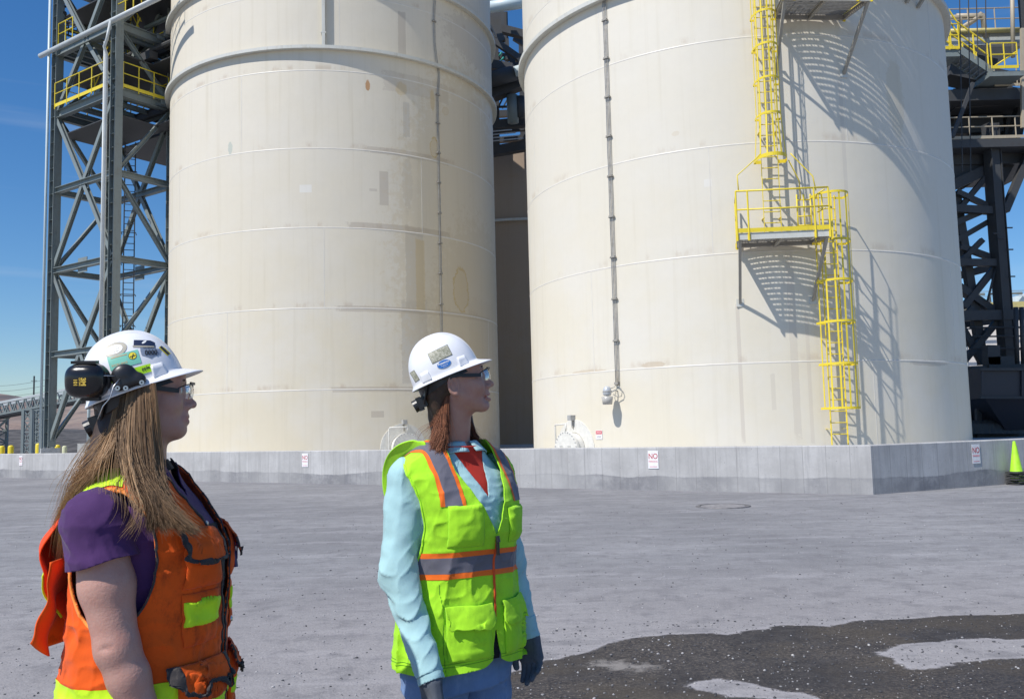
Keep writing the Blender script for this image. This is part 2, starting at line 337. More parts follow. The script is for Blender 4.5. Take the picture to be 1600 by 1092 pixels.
# ------------------------------------------------------------------ retaining wall
WC = np.array([7.315, 18.555]); WL = np.array([-.822, .5695]); WR = np.array([.8871, .4615]); WH = 1.009; PADZ = .72
def concrete_mat():
    t = NT('cast_concrete'); uv = t.n.new('ShaderNodeUVMap').outputs[0]; X, Y, _ = t.sep(uv)
    n1 = t.noise(uv, 1.2, 6, .65); n2 = t.noise(t.mapping(uv, (7, .5, 1)), 1.2, 5, .65); n3 = t.noise(uv, 22, 4, .7); v = t.voro(t.mapping(uv, (1, 1, 1)), 6.5)
    col = t.mix(t.ss(n1, .3, .7), (.43, .42, .41), (.55, .54, .53))
    col = t.mix(t.ss(n2, .45, .75, 0, .5), col, (.28, .275, .275))
    # damp band along the foot
    lim = t.math('ADD', .33, t.math('MULTIPLY', t.math('SUBTRACT', t.noise(t.mapping(uv, (.35, 0, 0)), 1, 4), .5), .42))
    lim = t.math('ADD', lim, t.math('MULTIPLY', t.math('SUBTRACT', n2, .5), .05))
    d = t.math('SUBTRACT', lim, Y); dampness = t.math('MULTIPLY', t.ss(t.noise(t.mapping(uv, (.28, 0, 0)), 1, 3), .35, .62, .12, .9), t.ss(t.noise(uv, 3, 5, .7), .3, .6, .55, 1.))
    col = t.mix(t.math('MULTIPLY', t.ss(d, -.006, .01), dampness), col, (.185, .185, .20))
    col = t.mix(t.math('MULTIPLY', t.math('MULTIPLY', t.ss(d, -.02, .0), t.ss(d, .03, .0)), .3), col, (.25, .25, .26))
    # board joints
    fr = t.math('FRACT', t.math('DIVIDE', X, .49)); wb = t.n.new('ShaderNodeTexWhiteNoise'); wb.noise_dimensions = '1D'; t.put(wb.inputs['W'], t.math('FLOOR', t.math('DIVIDE', X, .49))); col = t.mix(t.math('MULTIPLY', wb.outputs[0], .35), col, (.30, .295, .29)); j = t.math('MULTIPLY', t.ss(fr, .0, .012), t.ss(fr, .03, .018))
    col = t.mix(t.math('MULTIPLY', t.math('MULTIPLY', j, .6), t.ss(n1, .3, .6, .35, 1.)), col, (.15, .145, .14))
    col = t.mix(t.math('MULTIPLY', t.ss(v, .075, .045), .75), col, (.17, .16, .15))
    col = t.mix(t.ss(n3, .45, .75, 0, .3), col, (.34, .33, .33))
    t.out(col, .9, 0, .2); t.bump(t.math('SUBTRACT', t.math('ADD', t.math('MULTIPLY', n3, .3), n2), j), .35, .01)
    return t.m
MC = concrete_mat()
def wall_mesh():
    a = WC+WL*46; b = WC+WR*20; path = [a, WC, b]; nL = np.array([WL[1], -WL[0]]); nL = nL if nL@(-WC) > 0 else -nL
    nR = np.array([WR[1], -WR[0]]); nR = nR if nR[1] < 0 else -nR
    th = .30; inn = WC-(nL+nR)/np.linalg.norm(nL+nR)*th/ (nL@((nL+nR)/np.linalg.norm(nL+nR)))
    pin = [a-nL*th, inn, b-nR*th]
    bm = bmesh.new(); uvl = bm.loops.layers.uv.new('UVMap')
    S = [0, 46, 66]; bev = .018
    def quad(p4, uv4):
        f = bm.faces.new([bm.verts.new(p) for p in p4])
        for l, u in zip(f.loops, uv4): l[uvl].uv = u
    for i in range(2):
        n = nL if i == 0 else nR; segs = 60
        for k in range(segs):
            f0, f1 = k/segs, (k+1)/segs; p = path[i]+(path[i+1]-path[i])*f0; q = path[i]+(path[i+1]-path[i])*f1
            pi = pin[i]+(pin[i+1]-pin[i])*f0; qi = pin[i]+(pin[i+1]-pin[i])*f1; u0 = S[i]+(S[i+1]-S[i])*f0; u1 = S[i]+(S[i+1]-S[i])*f1
            pb, qb = p-n*bev, q-n*bev
            quad([(*p, -.1), (*q, -.1), (*q, WH-bev), (*p, WH-bev)], [(u0, -.1), (u1, -.1), (u1, WH-bev), (u0, WH-bev)])
            quad([(*p, WH-bev), (*q, WH-bev), (*qb, WH), (*pb, WH)], [(u0, WH), (u1, WH), (u1, WH+.02), (u0, WH+.02)])
            quad([(*pb, WH), (*qb, WH), (*qi, WH), (*pi, WH)], [(u0, WH+.1), (u1, WH+.1), (u1, WH+.4), (u0, WH+.4)])
            quad([(*pi, WH), (*qi, WH), (*qi, -.1), (*pi, -.1)], [(u0, WH), (u1, WH), (u1, 0), (u0, 0)])
    bmesh.ops.remove_doubles(bm, verts=bm.verts, dist=1e-4)
    me = bpy.data.meshes.new('concrete_wall'); bm.to_mesh(me); bm.free(); me.materials.append(MC)
    o = bpy.data.objects.new('concrete_wall', me); COL.objects.link(o)
    tag(o, 'long low grey cast concrete wall around the foot of the tanks', 'wall')
    return nL, nR
NL_, NR_ = wall_mesh()
# raised floor inside the wall
ai, bi = WC+WL*46, WC+WR*20
pad = MB(); q0 = WC+np.array([0, .25]); far = 70
pad.hexa([(*(ai+[.15, .25]), .2), (*q0, .2), (*(bi+[0, .25]), .2), (bi[0], far, .2), (*(ai+[.15, .25]), PADZ), (*q0, PADZ), (*(bi+[0, .25]), PADZ), (bi[0], far, PADZ)])
pad = MB(); pts = [ai-NL_*.28, q0, bi-NR_*.28, np.array([bi[0]+6, 75]), np.array([-26, 60.])]
pad.v = [(*p, PADZ) for p in pts]; pad.f = [tuple(range(5))]
tag(pad.build('concrete_pad', simple('pad_concrete', (.40, .39, .38), .9, 0, .15, 1.2, .2)), 'concrete floor behind the low wall', kind='structure')

def parking_sign(px, sec, label, w=.27, h=.42, zc=.72):
    # locate along the wall from the pixel column
    n = NL_ if sec == 0 else NR_; d = WL if sec == 0 else WR
    r_ = ray(px, 720); t = ((WC@n))/(r_[:2]@n); P = r_[:2]*t+n*.012
    rz = math.atan2(n[0], -n[1])
    s = empty('parking_sign', (P[0], P[1], zc), rz, label, 'sign', 'no parking signs fixed along the concrete wall')
    b = MB(); b.box((0, 0, 0), (w, .004, h)); b.build('sign_plate', M['white'], s)
    text_mesh('lettering', 'NO', .18, M['red'], s, (0, -.0035, .075), sx=.85, off=.001)
    text_mesh('small_lettering', 'PARKING', .058, M['redpink'], s, (0, -.0035, -.045), sx=.95)
    k = MB(); k.box((0, -.003, -.165), (w*.72, .001, .012)); k.build('printed_line', M['redpink'], s)
    for z in (.19, -.19):
        bb = MB(); bb.lathe([(0, -.004), (.006, -.004), (.006, 0)], 8); o = bb.build('screw', M['galv'], s); o.rotation_euler = (math.pi/2, 0, 0); o.location = (0, -.002, z)
parking_sign(33, 0, 'white no parking sign on the concrete wall, farthest one, behind the woman in orange')
parking_sign(477, 0, 'white no parking sign on the concrete wall between the two women')
parking_sign(1021, 0, 'white no parking sign on the wall right of the woman in lime green')
parking_sign(1525, 1, 'white no parking sign on the shaded wall section beside the green cones')

# ------------------------------------------------------------------ traffic cones
def cone_mesh(full):
    r = empty('traffic_cone')
    b = MB(); b.lathe([(.135, .03), (.128, .045), (.03, .70), (.026, .712), (.018, .712), (.016, .70), (.11, .04)], 32); b.build('cone_body', M['cone'], r, True)
    k = MB(); s = .178
    prof = []
    for i in range(32):
        a = 2*math.pi*i/32; cx = math.copysign(abs(math.cos(a))**.35, math.cos(a)); cy = math.copysign(abs(math.sin(a))**.35, math.sin(a)); prof.append((cx, cy))
    vs = [(x*s, y*s, 0.002) for x, y in prof]+[(x*s*.99, y*s*.99, .03) for x, y in prof]+[(x*.137, y*.137, .042) for x, y in [(math.cos(2*math.pi*i/32), math.sin(2*math.pi*i/32)) for i in range(32)]]
    fs = [(i, (i+1) % 32, 32+(i+1) % 32, 32+i) for i in range(32)]+[(32+i, 32+(i+1) % 32, 64+(i+1) % 32, 64+i) for i in range(32)]
    k.add(vs, fs); k.build('cone_base', M['rubber'], r)
    return r
cp = gz(1589, 757); cp = cp+np.array([*NR_*.02, 0]); k_ = (cp[:2]-WC)@NR_; cp[:2] += NR_*(.24-k_)
first = cone_mesh(True)
names = ['lowest lime traffic cone in the stack, its black base on the ground', 'second lime traffic cone from the bottom of the stack', 'third lime traffic cone from the bottom of the stack', 'fourth lime traffic cone from the bottom of the stack', 'fifth lime traffic cone, just beneath the top one', 'topmost lime green traffic cone with its whole cone showing']
for i in range(6):
    c = first if i == 0 else copy_tree(first)
    c.location = (cp[0]+.012*math.sin(i*2.1), cp[1]+.012*math.cos(i*1.7), i*.052); c.rotation_euler = (R_(1.2*math.sin(i*3)), R_(1.5*math.cos(i*2)), .35+.22*math.sin(i*1.9))
    tag(c, names[i], 'traffic cone', 'stacked lime traffic cones at the end of the wall')

# ------------------------------------------------------------------ tanks
def patch(T, x0, y0, x1, y1, c, a, kind='r'):
    f0, z0 = cyl(x0, (y0+y1)/2, T); f1, _ = cyl(x1, (y0+y1)/2, T); xm = (x0+x1)/2; _, za = cyl(xm, y0, T); _, zb = cyl(xm, y1, T)
    return (R_((f0+f1)/2)*T[2], (za+zb)/2, abs(R_(f1-f0))*T[2], abs(za-zb), c, a, kind)
def make_tank(T, mat, h, rings, label, bead=True, ring_r=.20, seam_off=0.):
    az0 = math.atan2(-T[0], -T[1]); N = 240; R = T[2]
    root = empty('storage_tank', (T[0], T[1], PADZ-.02), 0, label, 'storage tank')
    zs = [PADZ-.02]+[3.15+3.05*k+seam_off for k in range(0, 7) if 3.15+3.05*k+seam_off < h-.3]+[h]
    bm = bmesh.new(); uvl = bm.loops.layers.uv.new('UVMap'); rows = []
    for z in zs:
        rows.append([bm.verts.new((R*math.sin(az0-2*math.pi*(i/N-.5)), R*math.cos(az0-2*math.pi*(i/N-.5)), z-PADZ+.02)) for i in range(N)])
    for j in range(len(zs)-1):
        for i in range(N):
            k = (i+1) % N; f = bm.faces.new([rows[j][i], rows[j][k], rows[j+1][k], rows[j+1][i]]); f.smooth = True
            u0 = (i/N-.5)*2*math.pi*R; u1 = ((i+1)/N-.5)*2*math.pi*R
            for l, uv in zip(f.loops, [(u0, zs[j]), (u1, zs[j]), (u1, zs[j+1]), (u0, zs[j+1])]): l[uvl].uv = uv
    me = bpy.data.meshes.new('shell'); bm.to_mesh(me); bm.free(); me.materials.append(mat); s = bpy.data.objects.new('shell', me); COL.objects.link(s); s.parent = root
    o = MB(); o.lathe([(R+.02, h-PADZ), (R+.02, h-PADZ+.06), (.4, h-PADZ+1.6), (0, h-PADZ+1.6)], 96); o.build('roof', mat, root, True)
    wr = R_(0)
    for z in rings:
        o = MB(); zz = z-PADZ+.02; o.lathe([(R-.01, zz-.03), (R+ring_r, zz-.06), (R+ring_r+.012, zz-.05), (R+ring_r+.012, zz+.075), (R+ring_r-.01, zz+.08), (R+ring_r-.012, zz+.02), (R-.01, zz+.03)], 200)
        o.build('stiffener_ring', M['ringpaint'], root)
    if bead:
        for z in zs[1:-1]:
            o = MB(); o.lathe([(R-.002, z-PADZ+.02-.035), (R+.007, z-PADZ+.02-.010), (R+.008, z-PADZ+.02+.008), (R-.002, z-PADZ+.02+.022)], 200); o.build('weld_seam', M['seam'], root, True)
        # upright plate joints, staggered from course to course
        for j in range(len(zs)-1):
            for a in range(4):
                ph = (-150+j*31+a*88) % 360-180
                if abs(ph) > 75: continue
                o = MB(); c, rz = tframe((0-0, 0, R), 0)
                az = az0-R_(ph); n = (math.sin(az), math.cos(az)); p = (n[0]*(R+.001), n[1]*(R+.001))
                o.bar((p[0], p[1], zs[j]-PADZ+.02), (p[0], p[1], zs[j+1]-PADZ+.02), .022, .005, up=(n[0], n[1], 0)); o.build('weld_seam', M['seam'], root)
    return root
M['ringpaint'] = worn('ring_paint', (.60, .60, .55), (.36, .30, .2), .4, .5)
M['seam'] = simple('weld_paint', (.70, .66, .585), .4, 0, .06, 3)
B_ = (.715, .66, .555)
brn = (.36, .30, .25); gry = (.42, .40, .37); gold = (.55, .38, .12)
pl = [patch(TL, *a) for a in [
    (634, 355, 662, 480, gry, .46, 's'), (628, 470, 668, 600, gry, .40, 's'), (630, 160, 640, 215, gry, .40, 's'), (628, 245, 645, 330, gry, .28, 'e'),
    (593, 268, 607, 321, brn, .4, 'r'), (577, 295, 589, 299, brn, .3, 'r'), (622, 20, 634, 88, brn, .38, 's'), (545, 352, 700, 361, brn, .42, 's'), (524, 481, 765, 490, brn, .42, 's'), (520, 604, 680, 612, brn, .4, 's'),
    (572, 236, 700, 246, brn, .35, 's'), (600, 120, 700, 150, brn, .22, 's'), (708, 418, 732, 488, gold, .85, 'o'), (672, 215, 685, 248, gold, .8, 'o'), (571, 124, 578, 142, (.45, .2, .05), .8, 'e'), (672, 140, 679, 175, gold, .45, 'e'),
    (691, 168, 701, 180, gold, .5, 'o'), (650, 375, 664, 485, gold, .42, 's'), (356, 222, 363, 242, (.33, .42, .38), .5, 'e'), (618, 128, 636, 150, gold, .35, 'e'), (580, 642, 600, 652, brn, .4, 'r'), (690, 20, 770, 100, brn, .25, 'e'), (735, 470, 772, 690, brn, .15, 's'), (610, 90, 800, 705, (.58, .47, .29), .34, 'e'), (665, 330, 790, 720, (.52, .42, .26), .28, 'e'), (468, 289, 487, 301, (.78, .76, .72), .6, 'r'), (615, 680, 665, 705, gry, .4, 'e')]]
pr_ = [patch(TR, *a) for a in [
    (1000, 565, 1040, 575, (.5, .38, .25), .5, 'e'), (895, 577, 945, 584, (.5, .38, .25), .45, 'e'), (1420, 562, 1480, 572, (.4, .33, .26), .4, 'e'), (1385, 90, 1412, 220, (.5, .4, .22), .22, 'e'), (1234, 395, 1246, 680, (.50, .44, .38), .30, 's'), (1154, 475, 1160, 690, (.45, .38, .33), .35, 's'),
    (1262, 490, 1268, 690, (.5, .43, .37), .25, 's'), (1205, 585, 1212, 640, (.5, .45, .38), .3, 's'), (1316, 120, 1322, 360, (.5, .46, .42), .3, 's'), (1100, 280, 1112, 292, (.76, .74, .7), .5, 'r'), (1050, 205, 1062, 213, (.6, .5, .35), .35, 'e')]]
tank_l = make_tank(TL, tank_material('cream_tank_paint_weathered', B_, TL, pl, warm=1.), 22., [16.2, 19.25], 'cream storage tank with brown stained paint, behind and between the two women')
tank_r = make_tank(TR, tank_material('cream_tank_paint', (.725, .68, .585), TR, pr_, warm=.75), 22., [14.35], 'nearest cream storage tank, the one with the yellow caged ladders')
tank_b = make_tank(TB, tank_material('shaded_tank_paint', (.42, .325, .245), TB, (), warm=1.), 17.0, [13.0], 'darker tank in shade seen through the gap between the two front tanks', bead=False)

# upright box on the upper part of the stained tank
def on(T, px, py, off=0., name='thing', label=None, cat=None, group=None, z=None):
    ph, zz = cyl(px, py, T, off); loc, rz = tframe(T, ph, off, zz if z is None else z); return empty(name, loc, rz, label, cat, group)
ch = on(TL, 506, 66, 0, 'cable_duct', 'flat upright duct running up the upper part of the stained tank above its ring', 'duct'); ch.location.z = 16.28
o = MB(); o.box((0, -.10, 2.8), (.12, .2, 5.6)); o.build('duct_box', M['ringpaint'], ch)
for z in (.5, 2.6, 4.8):
    o = MB(); o.box((0, -.1, z), (.19, .205, .05)); o.build('duct_clip', M['ringpaint'], ch)

# conduits with clamps
def conduit(T, pts, label, clampz, n=3, sp=.045):
    root = empty('conduit_run', tframe(T, pts[0][0], 0, 0)[0], 0, label, 'conduit')
    base = Vector(root.location)
    for k in range(n):
        P = []
        for ph, z in pts:
            loc, rz = tframe(T, ph, .05, z); P.append(Vector(loc)+Vector((math.cos(rz), math.sin(rz), 0))*(k-(n-1)/2)*sp+Vector((.004*math.sin(z*3+k), 0, 0))-base)
        o = MB(); o.tube(P, .014, 6); o.build('pipe', M['conduit'], root, True)
    for z in clampz:
        ph = np.interp(z, [p[1] for p in pts], [p[0] for p in pts]); loc, rz = tframe(T, ph, .04, z); v = Vector(loc)-base
        o = MB(); o.box(v, (.16, .09, .05), rz); o.box(v+Vector((0, 0, -.02)), (.22, .05, .02), rz); o.build('clamp', M['bracket'], root)
    return root
ca = cyl(966, 600, TR)[0]; zsR = [cyl(945+ (y-100)*.045, y, TR)[1] for y in (34, 93, 153, 214, 276, 339, 402, 467, 532)]
conduit(TR, [(ca, 2.75)]+[(ca, z) for z in np.arange(3.2, 21.5, .6)], 'cable conduits running straight down the sunlit side of the ladder tank to the lamp', zsR+[14.9, 15.9, 17, 18], 3, .05)
cb = cyl(689, 510, TL)[0]
kink = [(cb, z) for z in np.arange(1.6, 15.6, .7)]+[(cb+.8, 15.9), (cb-.2, 16.5), (cb-.9, 17.2), (cb-.9, 18.2)]+[(cb-.6, z) for z in np.arange(18.9, 21.8, .7)]
conduit(TL, kink, 'pair of thin cable conduits running down the stained tank above the second woman', [cyl(687, y, TL)[1] for y in (150, 194, 240, 286, 333, 380, 427, 475)]+[19.2, 18.1], 2, .07)

# wall lamp on the ladder tank
lm = on(TR, 966, 615, 0, 'wall_lamp', 'small grey floodlight with a curled cable on the sunlit side of the ladder tank', 'lamp')
o = MB(); o.tube([(-.02, 0, .08), (-.02, -.12, .1), (-.1, -.32, .02)], .018, 8); o.build('bracket_arm', M['galv'], lm, True)
o = MB(); o.lathe([(0, .22), (.07, .21), (.11, .16), (.125, .08), (.125, -.02), (.10, -.05), (0, -.05)], 24, (-.12, -.38, 0)); o.build('housing', simple('lamp_housing', (.52, .54, .56), .4, .2), lm, True)
o = MB(); o.lathe([(.126, .075), (.132, .07), (.132, .05), (.126, .045)], 24, (-.12, -.38, 0)); o.build('collar', M['bracket'], lm)
o = MB(); o.lathe([(.02, -.05), (.17, -.09), (.135, -.31), (.0, -.31)], 24, (-.12, -.38, 0)); o.build('lens', simple('frosted_lens', (.46, .44, .40), .25, 0, .06, 8), lm, True)
o = MB(); o.tube([(.0, -.05, .28), (.05, -.07, .22), (.16, -.1, .17), (.21, -.1, .05), (.17, -.08, -.08), (.05, -.1, -.1), (-.03, -.2, -.02)], .012, 6); o.build('cable', M['conduit'], lm, True)
o = MB(); o.tube([(-.02, -.05, .28), (-.08, -.07, .2), (-.16, -.2, .14), (-.14, -.36, .18)], .01, 6); o.build('cable', M['conduit'], lm, True)
o = MB(); o.box((0, -.05, .3), (.13, .1, .07)); o.build('junction_box', M['bracket'], lm)

# manholes
def manhole(T, px, py, label, ry=.58):
    r = on(T, px, py, 0, 'manhole', label, 'manhole', 'manhole hatches low on the tanks')
    def arc(rad, n=40, flat=1., yy=0): return [(rad*math.sin(a), yy, rad*math.cos(a)) for a in np.linspace(0, 2*math.pi, n, endpoint=False)]
    mt = simple('hatch_paint', (.70, .68, .62), .5, 0, .08, 6)
    o = MB()   # reinforcing plate bent to the shell
    N = 40; vs = []
    for rad in (.54, .93):
        for i in range(N):
            a = 2*math.pi*i/N; x, z = rad*math.sin(a), rad*math.cos(a); y = T[2]-math.sqrt(T[2]**2-x*x)
            vs += [(x, y-.022, z), (x, y+.01, z)]
    fs = []
    for i in range(N):
        j = (i+1) % N; fs += [(2*i, 2*j, 2*N+2*j, 2*N+2*i), (2*N+2*i, 2*N+2*j, 2*N+2*j+1, 2*N+2*i+1)]
    o.add(vs, fs); o.build('reinforcing_plate', mt, r)
    def cylinder(r0, r1, y0, y1, nm, sm=True):
        o = MB(); o.lathe([(r0, y0), (r1, y0), (r1, y1), (r0, y1), (r0, y0)] if r0 > 0 else [(0, y0), (r1, y0), (r1, y1), (0, y1)], 48); q = o.build(nm, mt, r, False); q.rotation_euler = (math.pi/2, 0, 0); return q
    cylinder(.48, .52, -.02, .30, 'neck'); cylinder(.48, ry, .26, .30, 'flange'); cylinder(0, ry, .305, .335, 'cover')
    for i in range(28):
        a = 2*math.pi*i/28; o = MB(); o.tube([(.545*math.sin(a), -.25, .545*math.cos(a)), (.545*math.sin(a), -.355, .545*math.cos(a))], .016, 6); o.build('bolt', M['galv'], r)
    for s in (-.2, .2):
        o = MB(); o.tube([(s-.04, -.33, .12), (s-.04, -.39, .12), (s+.04, -.39, .12), (s+.04, -.33, .12)], .01, 6); o.tube([(s, -.335, -.25), (s, -.36, -.25), (s, -.36, .05), (s, -.335, .05)], .012, 6); o.build('handle', M['galv'], r)
    o = MB(); o.tube([(-.68, -.03, -.5), (-.68, -.2, -.45), (-.68, -.22, .74), (-.66, -.23, .78), (.0, -.32, .80), (.02, -.32, .72), (.0, -.32, .58)], .026, 8); o.build('davit_arm', mt, r, True)
    o = MB(); o.box((0, -.09, .98), (.17, .18, .16)); o.build('junction_box', simple('box_paint', (.36, .36, .35), .5), r)
    o = MB(); o.box((0, -.03, .78), (.05, .05, .25)); o.build('conduit_stub', M['bracket'], r)
    return r
mr = manhole(TR, 898, 703, 'round bolted manhole hatch at the foot of the ladder tank, half hidden by the wall')
ml = manhole(TL, 631, 700, 'round bolted manhole hatch at the foot of the stained tank beside the second woman')
# small notice on the shell
ns = on(TR, 936, 679, .012, 'tank_notice', 'small white notice with red heading on the ladder tank right of the hatch', 'sign')
o = MB(); o.box((0, 0, 0), (.26, .006, .26)); o.build('sign_plate', M['white'], ns)
o = MB(); o.box((0, -.005, .065), (.2, .004, .075)); o.box((0, -.0045, .065), (.24, .003, .1)); o.build('heading_panel', M['redpink'], ns)
text_mesh('lettering', 'DANGER', .055, M['white'], ns, (0, -.0085, .065), sx=.85)
text_mesh('small_lettering', 'CONFINED SPACE\nENTRY BY PERMIT', .026, simple('grey_print', (.25, .25, .28), .6), ns, (0, -.0045, -.06), sx=.85)
dcv = empty('drain_cover', (*gz(1130, 791)[:2], 0), .3, 'round flat iron cover set in the yard before the wall', 'drain cover')
q = MB(); q.lathe([(0, .012), (.40, .012), (.41, .002)], 40); q.build('lid', simple('worn_iron', (.26, .25, .26), .6, .3, .3, 12, .3), dcv)
q = MB(); q.lathe([(.425, .002), (.43, .016), (.49, .016), (.50, .002)], 40); q.build('rim', simple('rim_iron', (.16, .155, .16), .6, .3, .3, 12, .3), dcv)
# ------------------------------------------------------------------ ladders and platforms on the right tank
def caged_ladder(T, phi, z0, z1, hoops, label, w=.45, off=.20, cage_w=.40, cage_d=.72, flare=None, group='yellow caged ladders on the nearest tank', shift=0.):
    loc, rz = tframe(T, phi, 0, 0); r = empty('caged_ladder', loc, rz, label, 'ladder', group)
    for s in (-1, 1):
        o = MB(); o.bar((s*w/2, -off, z0), (s*w/2, -off, z1), .012, .065, up=(0, 1, 0)); o.build('rail', M['yellow'], r)
    o = 0
    for z in np.arange(z0+.15, z1-.05, .305):
        q = MB(); q.tube([(-w/2, -off, z), (w/2, -off, z)], .013, 6); q.build('rung', M['yellow'], r)
    for z in np.arange(z0+.6, z1, 2.4):
        q = MB()
        for s in (-1, 1): q.bar((s*w/2, .02, z), (s*w/2, -off, z), .05, .01)
        q.build('standoff', M['yellow'], r)
    def hoop(z, cw, cdp, nm, hh=.06):
        q = MB(); P = []
        for t in np.linspace(0, math.pi, 25):
            P.append((-cw*math.cos(t)*1.0+shift, -off-cdp*math.sin(t)**.8 if t not in (0,) else -off, z))
        P = [(-w/2, -off, z)]+P+[(w/2, -off, z)]
        for a, b in zip(P[:-1], P[1:]): q.bar(a, b, .010, hh)
        q.build(nm, M['yellow'], r)
    for z in hoops: hoop(z, cage_w, cage_d, 'cage_hoop')
    if flare: hoop(flare, cage_w*1.25, cage_d*1.15, 'cage_hoop', .1)
    lo = min(hoops+([flare] if flare else []))
    for k in range(7):
        t = math.pi*(k+.5)/7; x = -cage_w*math.cos(t)+shift; y = -off-cage_d*math.sin(t)**.8+.014
        q = MB(); q.bar((x, y, min(hoops)), (x, y, max(hoops)), .045, .008, up=(math.cos(t), math.sin(t), 0)) if True else 0
        q.build('cage_bar', M['yellow'], r)
        if flare:
            x2 = -cage_w*1.25*math.cos(t)+shift; y2 = -off-cage_d*1.15*math.sin(t)**.8+.014
            q = MB(); q.bar((x, y, min(hoops)), (x2, y2, flare), .045, .008, up=(math.cos(t), math.sin(t), 0)); q.build('cage_bar', M['yellow'], r)
    return r
lowL = caged_ladder(TR, 20., PADZ, 7.65, [1.86, 3.02, 4.13, 5.23, 6.3, 7.57], 'lower yellow caged ladder from the ground to the small platform', off=.28, cage_w=.47, cage_d=.75)
upL = caged_ladder(TR, 8.6, 6.47, 20.5, [9.8, 10.78, 11.72, 12.64, 13.56, 14.9, 15.9, 16.9, 17.9, 18.9, 19.9], 'upper yellow caged ladder rising from the small platform out of the picture', off=.25, cage_w=.34, cage_d=.68, flare=8.62)

def platform(T, phi, z, wo, wi, dp, label, sides=(1, 1), legs=1.6, group='grating platforms on the nearest tank', rails_front=True, post=4):
    """local frame: x along the shell, -y outwards, z=0 at the deck surface"""
    loc, rz = tframe(T, phi, 0, z); r = empty('access_platform', loc, rz, label, 'platform', group)
    yi = .0+(7.2-math.sqrt(7.2**2-wi**2))*.5; g = .10
    # grating: flat bars running along the shell, cross bars towards the viewer
    q = MB(); n = int(dp/.085)
    for i in range(n):
        y = -.09-(dp-.14)*i/(n-1); w = wi+(wo-wi)*(-y/dp)-.05
        q.bar((-w, y, -.02), (w, y, -.02), .050, .02)
    for x in np.linspace(-wi*.96, wi*.96, 24): q.bar((x, -.08, -.012), (x*wo/wi, -dp+.06, -.012), .008, .012)
    q.build('grating', M['deck'], r)
    q = MB(); q.bar((-wo, -dp, -.10), (wo, -dp, -.10), .012, .17); q.bar((-wo, -dp+.035, -.02-.155), (wo, -dp+.035, -.02-.155), .06, .01); q.build('fascia_beam', M['ringpaint'], r)
    q = MB(); q.bar((-wi, -.10, -.10), (wi, -.10, -.10), .05, .14); q.build('back_beam', M['bracket'], r)
    for s in (-1, 0, 1):
        q = MB(); q.ibeam((s*wi*.99, -.06, -.11), (s*wo*.99, -dp+.02, -.11), .07, .13, .012); q.build('side_beam', M['bracket'], r)
    for s in (-1, 1):
        q = MB(); q.lbeam((s*(wo-.05), -dp+.06, -.18), (s*(wi-.02), .05, -legs), .075, .012); q.build('brace', M['bracket'], r)
        q = MB(); q.box((s*(wi-.02), .07, -legs), (.2, .06, .22)); q.build('foot_plate', M['ringpaint'], r)
    # front guard rail
    H = 1.1
    def railing(pts, ps, ret=None):
        for nm, hz, rad in (('top_rail', H, .024), ('mid_rail', H*.55, .021)):
            q = MB(); q.tube([(*p, hz) for p in pts], rad, 8); q.build(nm, M['yellow'], r, True)
        for p in ps:
            q = MB(); q.tube([(*p, -.22), (*p, H)], .024, 8); q.box((p[0], p[1]+.03, -.12), (.07, .05, .16)); q.build('post', M['yellow'], r)
        q = MB()
        for a, b in zip(pts[:-1], pts[1:]): q.bar((*a, .05), (*b, .05), .008, .115)
        q.build('toe_board', M['yellow'], r)
    fr = [(-wo-.02, -dp-.03), (wo+.02, -dp-.03)]
    if sides[0]: fr = [(-wi-.02, -.12)]+fr
    if sides[1]: fr = fr+[(wi+.02, -.12)]
    ps = [(-wo-.02, -dp-.03), (-wo*.76, -dp-.03), (wo*.70, -dp-.03), (wo+.02, -dp-.03)]
    if sides[0]: ps.append((-wi-.02, -.12))
    if sides[1]: ps.append((wi+.02, -.12))
    railing(fr, ps)
    return r, railing
p1, _ = platform(TR, 9.0, 6.47, 1.16, .99, 1.28, 'small grating platform with yellow railing halfway up the nearest tank, between its two ladders', (1, 0), 1.66)
# swing gate, hooks and the rounded hand rails joining cage and platform
q = MB(); q.tube([(-1.1, -1.3, 1.1), (-1.1, -1.2, 1.55), (-.55, -.95, 2.05), (-.42, -.92, 2.18)], .016, 6); q.build('hand_loop', M['yellow'], p1, True); q = MB(); q.tube([(.95, -1.0, 1.1), (.9, -.95, 1.5), (.55, -.8, 2.0), (.38, -.85, 2.18)], .016, 6)
q.tube([(.75, -.12, 1.1), (.72, -.2, 1.6), (.4, -.5, 2.1)], .016, 6); q.build('hand_loop', M['yellow'], p1, True)
q = MB()
for z in (.35, .6, .85, 1.05): q.tube([(.62, -.25, z), (.98, -.25, z)], .017, 6)
for x in (.62, .80, .98): q.tube([(x, -.25, .1), (x, -.25, 1.2)], .02, 6)
q.build('swing_gate', M['yellow'], p1, True)
q = MB(); q.tube([(1.14, -1.1, 1.1), (.98, -.9, 1.02), (1.0, -.75, .95)], .02, 6); q.tube([(1.14, -1.1, .6), (.98, -.9, .55)], .02, 6); q.build('rail_return', M['yellow'], p1, True)
p2, _ = platform(TR, 19.1, 12.86, 1.20, 1.0, 1.28, 'higher grating platform on the nearest tank at the top edge of the picture', (0, 1), 1.66)
q = MB()
for z in (.5, .8, 1.1, 1.4): q.tube([(-1.0, -.2, z), (-1.0, -1.0, z)], .02, 6)
q.build('swing_gate', M['yellow'], p2, True)
# unseen platform added higher up so its shadow falls across the shell
p3, _ = platform(TR, 30, 19.1, 1.2, 1.05, 1.28, 'added grating platform, unseen above the picture edge, casting shade on the nearest tank', (1, 1), 1.66)

